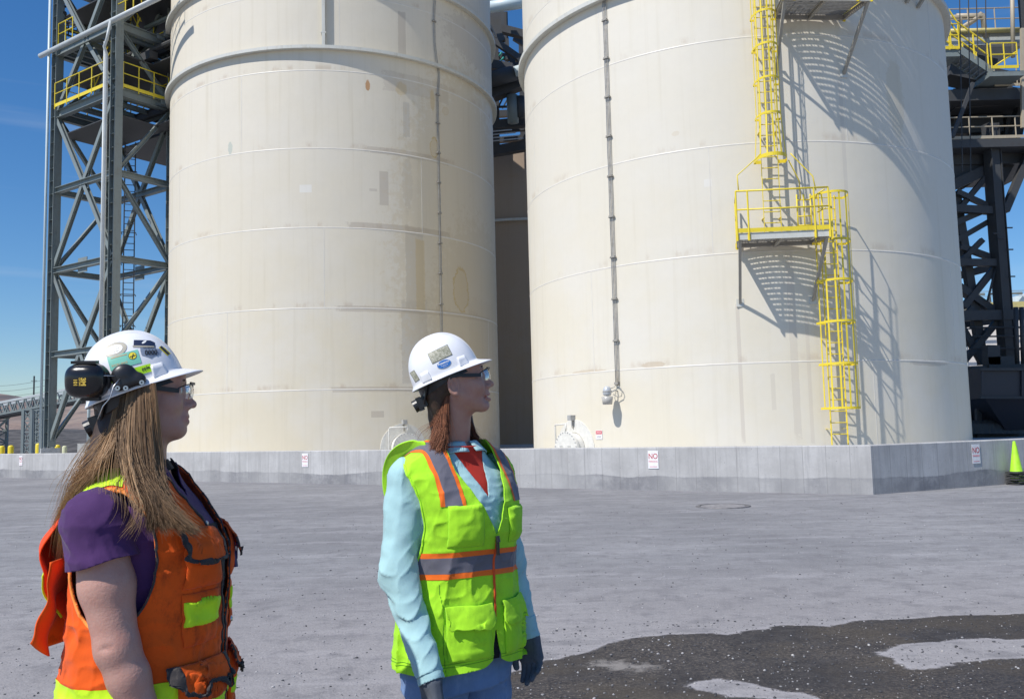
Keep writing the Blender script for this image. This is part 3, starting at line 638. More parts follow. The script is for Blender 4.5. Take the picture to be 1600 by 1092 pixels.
cw = empty('added_shade_walkway', (TR[0], TR[1], 15.3), 0, 'added curved railed walkway, unseen above the picture, casting shade on the ladder tank', 'walkway')  # walkway added out of view to throw shade onto the tank wall
def cwp(ph, off, z): l, _ = tframe(TR, ph, off, z); return (l[0]-TR[0], l[1]-TR[1], l[2])
for off in (.12, 1.3):
    q = MB(); q.tube([cwp(p, off, -.15) for p in np.linspace(14, 52, 24)], .12, 4); q.build('edge_beam', M['bracket'], cw)
for k in range(15):
    off = .2+k*.078; q = MB()
    P = [cwp(p, off, 0) for p in np.linspace(14, 52, 30)]
    for u, v in zip(P[:-1], P[1:]): q.bar(u, v, .06, .02)
    q.build('grating_strip', M['deck'], cw)
for h, nm in ((1.1, 'top_rail'), (.6, 'mid_rail')): q = MB(); q.tube([cwp(p, 1.35, h) for p in np.linspace(14, 52, 24)], .025, 6); q.build(nm, M['yellow'], cw)
q = MB(); P = [cwp(p, 1.35, .07) for p in np.linspace(14, 52, 30)]
for u, v in zip(P[:-1], P[1:]): q.bar(u, v, .01, .14)
q.build('toe_board', M['yellow'], cw)
for p in np.linspace(14, 52, 9):
    q = MB(); q.tube([cwp(p, 1.35, -.2), cwp(p, 1.35, 1.1)], .025, 6); q.build('post', M['yellow'], cw)
    q = MB(); q.bar(cwp(p, .02, -1.6), cwp(p, 1.25, -.22), .09); q.bar(cwp(p, .02, -.2), cwp(p, 1.35, -.2), .1); q.build('bracket', M['bracket'], cw)

# ------------------------------------------------------------------ left steel tower
tl = empty('steel_tower', (0, 0, 0), 0, 'tall grey braced steel tower with yellow railed decks left of the stained tank', 'tower', None)
P1 = np.array([-16.57, 37.06]); ud = np.array([-.822, .5695]); vd = np.array([.5695, .822]); LW, LD, KT = 4.8, 2.72, 1.09
def tp(a, b, z): p = P1+ud*a+vd*b; return (p[0], p[1], PADZ+(z-PADZ)*KT-.05*(z-PADZ)/6)
tl.location = (*P1, PADZ)
class TB_(MB):
    def build(s, name, mat, parent=None, smooth=False):
        if parent is not None and parent.location.length > 0:
            l = parent.location; s.v = [(x-l[0], y-l[1], z-l[2]) for x, y, z in s.v]
        return MB.build(s, name, mat, parent, smooth)
TOP = 24.
for (a, b) in ((0, 0), (LW, 0), (0, LD), (LW, LD)):
    q = TB_(); q.ibeam(tp(a, b, 1.22), tp(a, b, TOP), .36, .38, .03, up=(*ud, 0)); 
    for z in np.arange(1.8, 23, .55): q.bar(tp(a-.19, b-.01, z), tp(a+.19, b-.01, z), .3, .012)
    q.build('column', M['steel'], tl)
    q = TB_(); x_, y_, _ = tp(a, b, 1.); q.box((x_, y_, (PADZ+1.2)/2), (.75, .75, 1.2-PADZ), .6); q.build('pedestal', M['pedestal'], tl)
LV = [4.98, 8.45, 11.83, 15.1, 17.8, 20.8]
for z in LV:
    h = .25 if z < 15 else .36
    for s, e, up in (((.2, 0), (LW-.2, 0), 0), ((.2, LD), (LW-.2, LD), 0), ((0, .2), (0, LD-.2), 1), ((LW, .2), (LW, LD-.2), 1)):
        q = TB_(); q.ibeam(tp(*s, z), tp(*e, z), .25, h, .022); q.build('beam', M['steel'], tl)
def br(p, q_, w=.19, mt='steel'):
    m = TB_(); d = Vector(q_)-Vector(p); m.ibeam(Vector(p)+d*.03, Vector(q_)-d*.03, w, w*.95, .02, up=(*vd, 0)); m.build('brace', M[mt], tl)
for b in (0, LD):
    for z0, zm, z1 in ((1.3, 4.98, 8.45), (8.45, 11.83, 15.1), (15.1, 17.8, 20.8)):
        for sgn in (0, 1):
            A = tp(0 if sgn else LW, b, z0); Bm = tp(LW/2, b, zm); D = tp(LW if sgn else 0, b, z1)
            br(A, Bm); br(Bm, D)
for a in (0, LW):
    zz = [1.3, 4.98, 8.45, 11.83, 15.1, 17.8, 20.8]
    for i in range(6):
        f = (i % 2 == 1) ^ (a > 0)
        br(tp(a, 0 if f else LD, zz[i]), tp(a, LD if f else 0, zz[i+1]), .17)
for b, z in ((0, 4.98), (0, 11.83), (0, 8.45), (LD, 8.45), (LD, 11.83), (0, 17.8)):
    q = TB_(); q.bar(tp(LW/2-.35, b, z), tp(LW/2+.35, b, z), .03, .65); q.build('gusset_plate', M['steel'], tl)
def deck(a0, a1, b0, b1, z, beams=5, nm='deck'):
    q = TB_(); n = int((a1-a0)/.09)
    c = [tp(a0, b0, z), tp(a1, b0, z), tp(a1, b1, z), tp(a0, b1, z)]
    q.hexa([(x, y, z-.02) for x, y, _ in c]+[(x, y, z+.02) for x, y, _ in c]); q.build(nm, M['steel_dark'], tl)
    for k in range(beams):
        a = a0+(a1-a0)*(k+.5)/beams; q = TB_(); q.ibeam(tp(a, b0+.05, z-.15), tp(a, b1-.05, z-.15), .14, .22, .016); q.build('joist', M['steel'], tl)
deck(.1, LW-.1, .1, LD-.1, 15.32, 5); deck(-.1, LW, .1, 6.5, 17.95, 8); deck(-1.6, -.1, 1.6, 6.5, 17.95, 3); deck(-1.2, .1, 1.8, 6., 15.25, 4); deck(.1, LW, LD, 6., 15.25, 4); deck(-1.0, LW, .2, 6.5, 21., 6)
for z in (15.05, 17.6, 20.7):
    for b in (2.4, 4.2, 6.4):
        q = TB_(); q.ibeam(tp(-1.5, b, z), tp(LW, b, z), .2, .36, .02); q.build('beam', M['steel_dark'], tl)
for a, b in ((-.2, 6.3), (1.3, 5.2), (LW-.3, 6.3)): q = TB_(); q.ibeam(tp(a, b, 1.), tp(a, b, TOP), .34, .34, .03, up=(*ud, 0)); q.build('column', M['steel_dark'], tl)
def rail_line(par, p, q_, z, n, toe=True, H=1.1, tr=tp, T_=TB_, rad=.026):
    P = [tr(*(np.array(p)+(np.array(q_)-np.array(p))*k/n), z) for k in range(n+1)]
    for hz, nm in ((H, 'top_rail'), (H*.55, 'mid_rail')):
        m = T_(); m.tube([(x, y, zz+hz) for x, y, zz in (P[0], P[-1])], rad, 6); m.build(nm, M['yellow'], par, True)
    for x, y, zz in P: m = T_(); m.tube([(x, y, zz-.1), (x, y, zz+H)], rad, 6); m.build('railing_post', M['yellow'], par)
    if toe: m = T_(); a, b = P[0], P[-1]; m.bar((a[0], a[1], a[2]+.07), (b[0], b[1], b[2]+.07), .01, .15); m.build('toe_board', M['yellow'], par)
rail_line(tl, (.45, -.28), (LW-.35, -.28), 15.32, 4); rail_line(tl, (.3, LD+.1), (LW-.3, LD+.1), 15.32, 4)
rail_line(tl, (-.15, .2), (-.15, 2.4), 15.30, 3); rail_line(tl, (-.2, 5.4), (-1.2, 3.9), 15.3, 3); rail_line(tl, (LW+.1, .3), (LW+.1, LD), 15.32, 2)
rail_line(tl, (-.15, -.1), (-1.9, -.1), 18.0, 3); rail_line(tl, (-1.9, -.1), (-3.6, -.1), 18.0, 3); rail_line(tl, (LW-.1, .3), (LW-.1, 2.3), 17.97, 3); rail_line(tl, (LW-.2, -.1), (LW-1.4, -.1), 18., 2); rail_line(tl, (.2, 2.6), (LW, 2.6), 17.97, 4)
# stairs inside the tower
def stair(a0, a1, b, z0, z1, w=.8):
    for s in (0, w):
        q = TB_(); q.bar(tp(a0, b+s, z0), tp(a1, b+s, z1), .03, .24); q.build('stair_stringer', M['steel'], tl)
        for hz in (1., .55):
            q = TB_(); q.tube([tp(a0, b+s, z0+hz), tp(a1, b+s, z1+hz)], .026, 6); q.build('stair_rail', M['yellow'], tl)
        q = TB_()
        for k in range(4): f = (k+.5)/4; q.tube([tp(a0+(a1-a0)*f, b+s, z0+(z1-z0)*f), tp(a0+(a1-a0)*f, b+s, z0+(z1-z0)*f+1.)], .024, 6)
        q.build('stair_posts', M['yellow'], tl)
    q = TB_(); n = 11
    for k in range(n): f = (k+.5)/n; c = tp(a0+(a1-a0)*f, b+w/2, z0+(z1-z0)*f); q.box(c, (.26, w, .03), math.atan2(ud[1], ud[0]))
    q.build('stair_treads', M['steel_dark'], tl)
stair(LW-1.2, 1.0, .9, 15.4, 17.95); stair(1.4, 3.6, 1.2, 18., 20.9)
# round pipe along the outer face and its down pipes on the near column
q = TB_(); q.tube([tp(LW+.75, -.42, 17.75), tp(-4.3, -.42, 17.75)], .11, 12); q.build('pipe', M['steel_light'], tl, True)
q = TB_(); q.tube([tp(-.05, -.5, 1.), tp(-.05, -.5, 16.4), tp(-.05, -.62, 16.7), tp(-.25, -.62, 16.95), tp(-.3, -.5, 17.7)], .065, 8); q.build('down_pipe', M['steel_light'], tl, True)
q = TB_(); q.tube([tp(.18, -.46, 1.), tp(.18, -.46, 17.)], .05, 8); q.build('down_pipe', M['steel_light'], tl, True)
q = TB_(); q.tube([tp(LW+.1, -.36, 1.), tp(LW+.1, -.36, 23.)], .06, 8); q.build('down_pipe', M['pipe_pale'], tl, True)
# oval end of a walkway / tray loop at the top left
q = TB_()
for dz, rad in ((0, .1), (.3, .06), (-.25, .05), (.55, .05)):
    q.tube([tp(LW-.2, .2+.0, 19.6+dz)]+[tp(LW-.2+1.35*math.sin(t)+.2, 1.2-1.1*math.cos(t), 19.6+dz) for t in np.linspace(.1, math.pi-.1, 16)]+[tp(LW-.2, 2.3, 19.6+dz)], rad, 8)
for t in np.linspace(.1, math.pi-.1, 9): x, y = LW+1.35*math.sin(t), 1.2-1.1*math.cos(t); q.bar(tp(x, y, 19.3), tp(x, y, 20.2), .05); q.bar(tp(x, y, 19.6), tp(LW-.2, 1.2, 19.6), .06)
q.build('tray_loop', M['steel_dark'], tl)
# clutter of machinery, ducts and trays beneath the upper decks
g = np.random.default_rng(5)
for k in range(26):
    a, b, z = -.6+g.random()*4.4, 1.4+g.random()*4.6, [16.2, 17.0, 18.7, 19.8, 22][k % 5]+g.random()*.4
    q = TB_()
    if k % 3 == 0: q.tube([tp(a, b, z), tp(a-(1+2*g.random()), b, z), tp(a-(1+2*g.random()), b+.5, z+.6)], .06+.1*g.random(), 8)
    elif k % 3 == 1: q.bar(tp(a, b, z), tp(a-.4-g.random(), b, z), .4, .35)
    else: q.bar(tp(a, b, z-.5), tp(a+.4*g.random(), b+.8, z+.9), .12)
    q.build('fitting', M['steel_dark'] if k % 4 else M['steel'], tl)
for b in (1.6, 3.4): q = TB_(); q.lathe([(0, 0), (.42, 0), (.45, .5), (.3, 1.1), (0, 1.1)], 16, tp(.6+b*.4, b+1.2, 15.4)); q.build('vessel', M['steel'], tl)
# slim ladder behind the tower
lb = empty('vertical_ladder', (*at(200, 500, 40.)[:2], PADZ), .35, 'dark vertical ladder standing behind the braced steel tower', 'ladder')
for s in (-.22, .22):
    q = MB(); q.bar((s, 0, 0), (s, 0, 14.3), .06, .05); q.build('rail', M['steel_dark'], lb)
q = MB()
for z in np.arange(.3, 14.2, .3): q.tube([(-.22, 0, z), (.22, 0, z)], .018, 6)
q.build('rungs', M['steel_dark'], lb); 
for z in np.arange(3, 14.2, 1.4): q = MB(); q.tube([(-.3, 0, z), (-.3, -.5, z), (.3, -.5, z), (.3, 0, z)], .022, 4); q.build('guard_hoop', M['steel_dark'], lb)

# ------------------------------------------------------------------ bollards, post, kerb beyond the tower
def bollard(px, py, Y, h, lab, mt):
    h += .21; p = at(px, py, Y); r = empty('bollard', (p[0], p[1], PADZ), 0, lab, 'bollard', 'short bollards beyond the wall on the left')
    q = MB(); q.lathe([(.125, 0), (.125, h-.07), (.11, h-.02), (.06, h+.01), (0, h+.02)], 20); q.build('post', mt, r, True)
    q = MB(); q.lathe([(.2, 0), (.19, .05), (.12, .055)], 20); q.build('footing', M['pedestal'], r)
for a in ((3, 700, 41, .41, 'yellow bollard cut by the left edge of the picture', M['yellow']), (17, 700, 41, .42, 'yellow bollard just left of the trestle legs', M['yellow']), (60, 699, 41, .48, 'yellow bollard hard against the left foot of the steel tower', M['yellow']),
          (90, 699, 44, .38, 'yellow bollard right of the left foot of the steel tower', M['yellow']), (101, 699, 48, .30, 'lowest and palest bollard, farthest right of the row', simple('pale_yellow_paint', (.6, .6, .38), .6))): bollard(*a)
lp = empty('site_post', (*at(138, 690, 43)[:2], PADZ), 0, 'thin blue grey pole on a concrete block behind the long hair of the first woman', 'post')
q = MB(); q.tube([(0, 0, .4), (0, 0, 4.8)], .075, 10); q.build('pole', M['pipe_pale'], lp, True); q = MB(); q.box((0, 0, .32), (.7, .7, .64)); q.build('footing', M['pedestal'], lp)

# ------------------------------------------------------------------ conveyor gallery far left
cv = empty('conveyor_gallery', (-60, 105, 0), 0, 'pale lattice conveyor gallery on dark trestles crossing the background at the far left', 'conveyor')
class CB(MB):
    def build(s, name, mat, parent=None, smooth=False):
        l = parent.location; s.v = [(x-l[0], y-l[1], z-l[2]) for x, y, z in s.v]; return MB.build(s, name, mat, parent, smooth)
CA, CBp = at(-160, 660, 105), at(200, 590, 99)
CA2 = CA; dC = Vector(CBp)-Vector(CA)
def cvp(f, dz=0, dn=0): p = Vector(CA)+dC*f; return (p.x+dn*.1, p.y+dn, p.z+dz)
for dn in (0, 2.2):
    for dz in (0, -1.35):
        q = CB(); q.bar(cvp(-.2, dz, dn), cvp(1.3, dz, dn), .22, .2 if dz else .26); q.build('chord', M['steel' if dz else 'steel_light'], cv)
    q = CB()
    for k in range(44):
        f0, f1 = -.2+1.5*k/44, -.2+1.5*(k+1)/44; fm = (f0+f1)/2
        q.bar(cvp(f0, -1.35, dn), cvp(fm, 0, dn), .13); q.bar(cvp(fm, 0, dn), cvp(f1, -1.35, dn), .13)
    q.build('lattice', M['steel'], cv)
q = CB(); q.bar(cvp(-.2, -1.5, 1.1), cvp(1.3, -1.5, 1.1), 2.3, .22); q.build('belt_tray', M['steel_dark'], cv)
def trestle(px, wpx, Y, nm='trestle'):
    a, b = at(px-wpx/2, 690, Y), at(px+wpx/2, 690, Y); zt = at(px, 640, Y)[2]
    q = CB(); zb = -1.; rows = 5
    for dy in (0, 2.):
        for p in (a, b): q.bar((p[0], p[1]+dy, zb), (p[0], p[1]+dy, zt), .28)
        for k in range(rows):
            z0, z1 = zb+(zt-zb)*k/rows, zb+(zt-zb)*(k+1)/rows
            q.bar((a[0], a[1]+dy, z1), (b[0], b[1]+dy, z1), .16); q.bar((a[0], a[1]+dy, z0), (b[0], b[1]+dy, z1), .13); q.bar((b[0], b[1]+dy, z0), (a[0], a[1]+dy, z1), .13)
    q.build(nm, M['steel'], cv)
trestle(42, 13, 95); trestle(62, 13, 101); trestle(-20, 30, 104); trestle(180, 16, 100)
q = CB(); p = at(0, 655, 104); q.bar((p[0]-2, p[1], p[2]-2.6), (p[0]+1.5, p[1], p[2]+.6), .2); q.build('knee_brace', M['steel'], cv)
pp = at(53, 606, 150); post = empty('distant_pole', (pp[0], pp[1], 0), 0, 'thin dark pole rising behind the conveyor gallery', 'pole')
q = MB(); q.tube([(0, 0, 0), (0, 0, pp[2]+2.0)], .13, 8); q.build('pole', M['steel_dark'], post)
q = MB(); q.bar((-.5, 0, pp[2]+1.2), (.5, 0, pp[2]+1.2), .08); q.build('cross_arm', M['steel_dark'], post)
for k in range(3):
    a = at(-60, 601+k*8, 300); b = at(79, 592+k*9, 260)
    q = MB(); P = [Vector(a).lerp(Vector(b), t)-Vector((0, 0, 1.2*math.sin(math.pi*t))) for t in np.linspace(0, 1, 12)]; q.tube(P, .05, 4)
    tag(q.build('power_line', M['steel_dark']), ['uppermost faint power line in the sky at the far left', 'middle faint power line in the sky at the far left', 'lowest faint power line in the sky above the conveyor'][k], 'power line', 'power lines at the far left')

# ------------------------------------------------------------------ hills and dark bank
def hill():
    t = NT('terraced_mine_waste'); c = t.co(); X, Y, Z = t.sep(c)
    n = t.noise(c, .02, 6, .65); n2 = t.noise(t.mapping(c, (.02, .02, .5)), 1., 6, .6); n3 = t.noise(c, .25, 5, .7)
    col = t.mix(t.ss(n2, .35, .65), (.27, .19, .15), (.12, .10, .10)); col = t.mix(t.ss(n, .4, .65, 0, .7), col, (.36, .27, .21))
    col = t.mix(t.ss(n3, .45, .7, 0, .5), col, (.10, .09, .085)); t.out(col, .95)
    xs = np.linspace(-700, 500, 240); ys = np.concatenate([np.linspace(230, 420, 40), np.linspace(430, 900, 20)]); XX, YY = np.meshgrid(xs, ys)
    f = np.clip((YY-240)/150, 0, 1); st = f*6; st = np.floor(st)+np.clip((st-np.floor(st))*1.6, 0, 1)
    Z_ = st/6*25*(1+.25*np.sin(XX*.012+1)+.12*np.sin(XX*.05))+f*1.5*np.sin(XX*.11+YY*.07)+rng.random(XX.shape)*.5*f
    Z_ = np.minimum(Z_, 60)-.3; i = np.arange(XX.size).reshape(XX.shape)
    F = np.stack([i[:-1, :-1], i[:-1, 1:], i[1:, 1:], i[1:, :-1]], -1).reshape(-1, 4)
    tag(link_mesh('hills', np.stack([XX, YY, Z_], -1).reshape(-1, 3), F, t.m, None, True), 'brown terraced hills on the horizon at the left', kind='structure')
    xs = np.linspace(-170, 90, 160); ys = np.linspace(108, 190, 30); XX, YY = np.meshgrid(xs, ys); f = np.clip((YY-112)/50, 0, 1)
    Z_ = np.sin(f*math.pi*.5)*(3.3+.3*np.sin(XX*.2)+.25*rng.random(XX.shape))-.05; i = np.arange(XX.size).reshape(XX.shape); Z_[-1] = -.2
    F = np.stack([i[:-1, :-1], i[:-1, 1:], i[1:, 1:], i[1:, :-1]], -1).reshape(-1, 4)
    tag(link_mesh('dark_bank', np.stack([XX, YY, Z_], -1).reshape(-1, 3), F, simple('dark_fill', (.075, .068, .062), .95, 0, .5, .4), None, True), 'dark earth bank beyond the yard at the left', kind='structure')
hill()

# ------------------------------------------------------------------ steelwork in the gap between the tanks
gp = empty('pipe_bridge', (0, 48, PADZ), 0, 'dark bridge of beams and pipes high in the gap between the front tanks', 'pipe bridge')
class GB(CB): pass
def G(px, py, Y): return tuple(at(px, py, Y))
def gbar(x0, y0, x1, y1, Y, w, nm, mt='steel_dark', Y2=None, tube=False):
    q = GB()
    if tube: q.tube([G(x0, y0, Y), G(x1, y1, Y2 or Y)], w, 12)
    else: q.bar(G(x0, y0, Y), G(x1, y1, Y2 or Y), w)
    q.build(nm, M[mt], gp, tube)
for a in [(772, -30, 775, 236, 47, .4, 'column'), (815, 60, 818, 236, 50, .35, 'column'), (755, 240, 835, 226, 47, .5, 'beam'), (755, 222, 835, 214, 49, .3, 'beam'), (755, 198, 835, 190, 46, .45, 'beam'), (755, 180, 835, 176, 50, .35, 'beam'), (755, 168, 835, 166, 46, .10, 'beam'),
          (760, 150, 835, 118, 45, .75, 'beam'), (772, 64, 812, 92, 45, .3, 'brace'), (766, 70, 800, 160, 45.5, .3, 'brace'), (795, 92, 793, 60, 46, .12, 'brace'), (765, 25, 785, 66, 45, .35, 'brace'), (778, 0, 779, 62, 45, .3, 'column'), (784, 0, 784, 62, 47, .25, 'column'),
          (790, 92, 815, 88, 46, .2, 'beam'), (790, 107, 815, 101, 46, .25, 'beam'), (793, 130, 798, 200, 46, .1, 'brace'), (780, 165, 790, 145, 46, .08, 'brace'), (796, 150, 785, 170, 48, .07, 'brace'), (800, 88, 801, 112, 46, .3, 'column'), (755, 206, 835, 200, 47, .25, 'beam'), (768, 0, 768, 235, 48, .35, 'column'), (760, 40, 830, 58, 46, .4, 'beam'), (760, 85, 830, 96, 47, .3, 'beam'), (756, 100, 800, 108, 44.5, .45, 'beam'), (790, 20, 792, 100, 48, .22, 'column'), (803, 60, 835, 80, 48, .25, 'beam'), (760, 250, 840, 240, 50, .4, 'beam')]: gbar(*a)
gbar(755, 13, 835, 2, 44, .30, 'pipe', 'pipe_pale', tube=True); gbar(804, 113, 835, 104, 44, .28, 'pipe', 'pipe_pale', tube=True); gbar(755, 128, 806, 114, 44.2, .4, 'pipe', 'steel_dark', tube=True)
gbar(800, 150, 802, 192, 45, .30, 'pipe', 'steel', tube=True); gbar(812, 152, 814, 185, 45, .25, 'pipe', 'steel_dark', tube=True)
for k in range(9):
    gbar(765+k*3.1, 70+k*6.1, 771+k*3.1, 90+k*6, 46, .12, 'cable_tray', 'steel_dark')
for k in range(6): gbar(780+(k % 3)*3, 88+k*7, 784+(k % 2)*3, 82+k*8, 44.6, .05, 'hose', 'hose', tube=True) if 'hose' in M else None
for k in range(4): gbar(766, 206+k*5, 800+k*6, 203+k*4.4, 44.8, .05, 'handrail', 'galv')

# ------------------------------------------------------------------ right hand steel tower
rt = empty('steel_tower', (22, 40, PADZ), 0, 'dark braced steel tower with stairs and hopper at the right edge', 'tower')
class RB(CB): pass
def rbar(x0, y0, x1, y1, Y, w, nm, mt='steel_dark', Y2=None, h=None, tube=False, ib=False):
    q = RB(); a, b = G(x0, y0, Y), G(x1, y1, Y2 or Y)
    if tube: q.tube([a, b], w, 8)
    elif ib: q.ibeam(a, b, w, h or w, .03)
    else: q.bar(a, b, w, h)
    q.build(nm, M[mt], rt, tube)
Yr = 38.
def vcol(px, py, Y, z0, z1, w, mt='steel_dark'):
    p = at(px, py, Y); q = RB(); q.ibeam((p[0], p[1], z0), (p[0], p[1], z1), w, w, .04, up=(1, .2, 0)); q.bar((p[0], p[1]-w*.3, z0), (p[0], p[1]-w*.3, z1), w*.9, .03, up=(0, 1, 0)); q.build('column', M[mt], rt)
vcol(1566, 450, Yr, PADZ, 14.2, .50); vcol(1470, 450, Yr+1.5, PADZ, 20, .5); vcol(1640, 450, Yr, PADZ, 24, .5); vcol(1560, 450, Yr+6, 6, 14, .4)
for a in [(1492, 300, 1536, 570, Yr+.5, .34, 'brace'), (1485, 326, 1560, 330, Yr, .32, 'beam'), (1490, 410, 1565, 411, Yr, .30, 'beam'), (1490, 433, 1562, 414, Yr+2, .33, 'beam'), (1495, 494, 1600, 492, Yr, .42, 'beam'), (1495, 508, 1562, 500, Yr+2, .30, 'beam'),
          (1485, 352, 1552, 323, Yr+.2, .26, 'brace'), (1490, 378, 1556, 340, Yr+.4, .22, 'brace'), (1495, 405, 1558, 425, Yr+.1, .0, 'skip'), (1500, 385, 1552, 404, Yr+.3, .25, 'brace'), (1485, 425, 1535, 375, Yr+.2, .22, 'brace'), (1555, 418, 1505, 480, Yr+.2, .26, 'brace'), (1498, 448, 1562, 492, Yr+.3, .30, 'brace'),
          (1500, 455, 1545, 490, Yr+2, .2, 'brace'), (1560, 500, 1505, 565, Yr+.2, .25, 'brace'), (1502, 510, 1535, 568, Yr+.4, .25, 'brace'), (1505, 540, 1562, 505, Yr+1, .22, 'brace'), (1520, 480, 1500, 500, Yr+.2, .2, 'brace'), (1578, 472, 1596, 575, Yr+.2, .0, 'skip'), (1495, 300, 1552, 326, Yr+.2, .22, 'brace'), (1553, 262, 1500, 325, Yr+.3, .22, 'brace')]:
    if a[6] != 'skip': rbar(*a)
for x in (1590, 1599): rbar(x-3, 480, x, 575, Yr-1, .09, 'standpipe', tube=True)
for y in (512, 526, 545): rbar(1515, y, 1605, y-1, Yr-.5, .035, 'handrail', tube=True)
for x, y in ((1573, 356), (1574, 390), (1577, 432), (1560, 372), (1552, 365)): rbar(x, y, x+9, y, Yr-.3, .05, 'step_bolt')
rbar(1556, 418, 1543, 470, Yr, .05, 'hanging_chain', tube=True)
# decks
def rdeck(x0, y0, x1, y1, Y0, dy, th, nm='deck', mt='steel_dark'):
    a, b = at(x0, y0, Y0), at(x1, y1, Y0); z = (a[2]+b[2])/2; q = RB()
    q.hexa([(a[0], Y0, z-th), (b[0], Y0, z-th), (b[0], Y0+dy, z-th), (a[0], Y0+dy, z-th), (a[0], Y0, z), (b[0], Y0, z), (b[0], Y0+dy, z), (a[0], Y0+dy, z)]); q.build(nm, M[mt], rt); return z
def rrail(x0, x1, yb, Y, n=4, mt='yellow', H=1.1):
    a, b = at(x0, yb, Y), at(x1, yb, Y); z = (a[2]+b[2])/2
    q = RB(); q.bar((a[0], Y, z+.06), (b[0], Y, z+.06), .02, .13); q.build('toe_board', M[mt], rt)
    for h in (H, H*.55): q = RB(); q.tube([(a[0], Y, z+h), (b[0], Y, z+h)], .028, 6); q.build('handrail', M[mt], rt)
    for k in range(n+1): x = a[0]+(b[0]-a[0])*k/n; q = RB(); q.tube([(x, Y, z), (x, Y, z+H)], .028, 6); q.build('railing_post', M[mt], rt)
rdeck(1470, 219, 1660, 215, Yr-.5, 5, .35); rrail(1480, 1660, 216, Yr-.4, 5, 'rose', .95)
rdeck(1470, 235, 1640, 235, Yr+.5, 4, .6); rdeck(1470, 142, 1660, 135, Yr-.2, 6, .5); rdeck(1470, 175, 1590, 170, Yr+2, 4, .5); rrail(1555, 1660, 134, Yr-.2, 3, 'rose', .9)
for a in [(1488, 215, 1520, 130, Yr-1, .14, 'brace'), (1585, 215, 1600, 150, Yr+1, .45, 'brace'), (1574, 215, 1582, 140, Yr+2, .5, 'brace'), (1570, 330, 1612, 230, Yr, .3, 'brace'), (1497, 290, 1560, 245, Yr+1, .5, 'brace'), (1560, 285, 1580, 250, Yr+1, .35, 'brace'), (1515, 215, 1560, 190, Yr+2, .3, 'brace'),
          (1484, 270, 1560, 262, Yr+1, .8, 'beam'), (1484, 292, 1550, 262, Yr+.5, .45, 'beam'), (1484, 200, 1560, 196, Yr+2, .8, 'beam'), (1484, 160, 1575, 155, Yr+1, .9, 'beam'), (1480, 185, 1545, 180, Yr+3, .7, 'beam'), (1478, 105, 1545, 120, Yr+2, 1.2, 'beam'), (1540, 112, 1600, 125, Yr+1, .35, 'beam')]: rbar(*a)
rbar(1470, 62, 1612, 57, Yr+1, .3, 'beam', 'steel_light', h=.75, ib=True); rdeck(1470, 50, 1625, 50, Yr+1, 4, .12, 'deck', 'steel'); 
rbar(1470, 50, 1600, 47, Yr+.7, .12, 'pipe', 'yellowpale', tube=True)
rrail(1472, 1640, 50, Yr+.9, 4, 'rose'); rbar(1583, 90, 1581, -40, Yr-.2, .09, 'pipe', 'rose', tube=True); rbar(1598, 200, 1597, 45, Yr-.5, .13, 'column', 'rose')
# stairs
def st_pt(f, dz=0, dy=0): a, b = Vector(at(1500, 78, Yr-1)), Vector(at(1551, 112, Yr-1)); p = a.lerp(b, f); return (p.x, p.y+dy, p.z+dz)
for dy in (0, .9):
    q = RB(); q.bar(st_pt(0, 0, dy), st_pt(1, 0, dy), .06, .3); q.build('stair_stringer', M['steel'], rt)
    for h in (1.1, .6): q = RB(); q.tube([st_pt(-.28, h+.42, dy), st_pt(-.05, h+.1, dy), st_pt(.9, h, dy)], .035, 6); q.build('stair_rail', M['yellow'], rt)
    q = RB()
    for f in (0.02, .45, .88): q.tube([st_pt(f, 0, dy), st_pt(f, 1.1, dy)], .035, 6)
    q.build('stair_posts', M['yellow'], rt)
q = RB()
for k in range(9): q.bar(st_pt(k/8, -.1, .03), st_pt(k/8, -.1, .87), .28, .04)
q.build('stair_treads', M['galv'], rt)
z = rdeck(1470, 78, 1500, 78, Yr-1.0, 1.2, .3, 'landing', 'steel'); rrail(1474, 1499, 77, Yr-1.05, 2)
z = rdeck(1546, 112, 1600, 110, Yr-1.2, 1.4, .22, 'landing', 'steel'); rrail(1550, 1591, 107, Yr-1.25, 2)
rbar(1552, 105, 1590, 80, Yr-1.2, .035, 'stair_rail', 'yellow', tube=True)
for k in range(9): rbar(1480+k*9, 95+k*4.5, 1490+k*9, 86+k*4.5, Yr, .10, 'tread_support', 'galv')
# pipe loops on the top deck
q = RB(); q.tube([G(1478, 28, Yr+1), G(1500, 27, Yr+1), G(1500, 46, Yr+1)], .12, 8); q.tube([G(1494, 26, Yr+1), G(1535, 25, Yr+1), G(1540, 60, Yr+1)], .13, 8); q.tube([G(1500, 46, Yr+1), G(1522, 32, Yr+1), G(1533, 22, Yr+1)], .12, 8); q.build('pipe', M['rose'], rt, True)
# hopper and machinery at the foot
q = RB(); a, b = at(1531, 575, Yr-2.5), at(1660, 575, Yr-2.5); zt, zm = a[2], at(1560, 622, Yr-2.5)[2]
q.hexa([(a[0]+.1, Yr-2.5, zm), (b[0], Yr-2.5, zm), (b[0], Yr+1, zm), (a[0]+.1, Yr+1, zm), (a[0], Yr-2.5, zt), (b[0], Yr-2.5, zt), (b[0], Yr+1, zt), (a[0], Yr+1, zt)])
q.hexa([(a[0]+1.4, Yr-1.5, 1.), (b[0]-1, Yr-1.5, 1.), (b[0]-1, Yr+.5, 1.), (a[0]+1.4, Yr+.5, 1.), (a[0]+.15, Yr-2.45, zm-.02), (b[0], Yr-2.45, zm-.02), (b[0], Yr+1, zm-.02), (a[0]+.15, Yr+1, zm-.02)]); q.build('hopper', M['hopper'], rt)
for x in (1535, 1597): rbar(x, 575, x, 622, Yr-2.56, .07, 'stiffener', 'hopper')
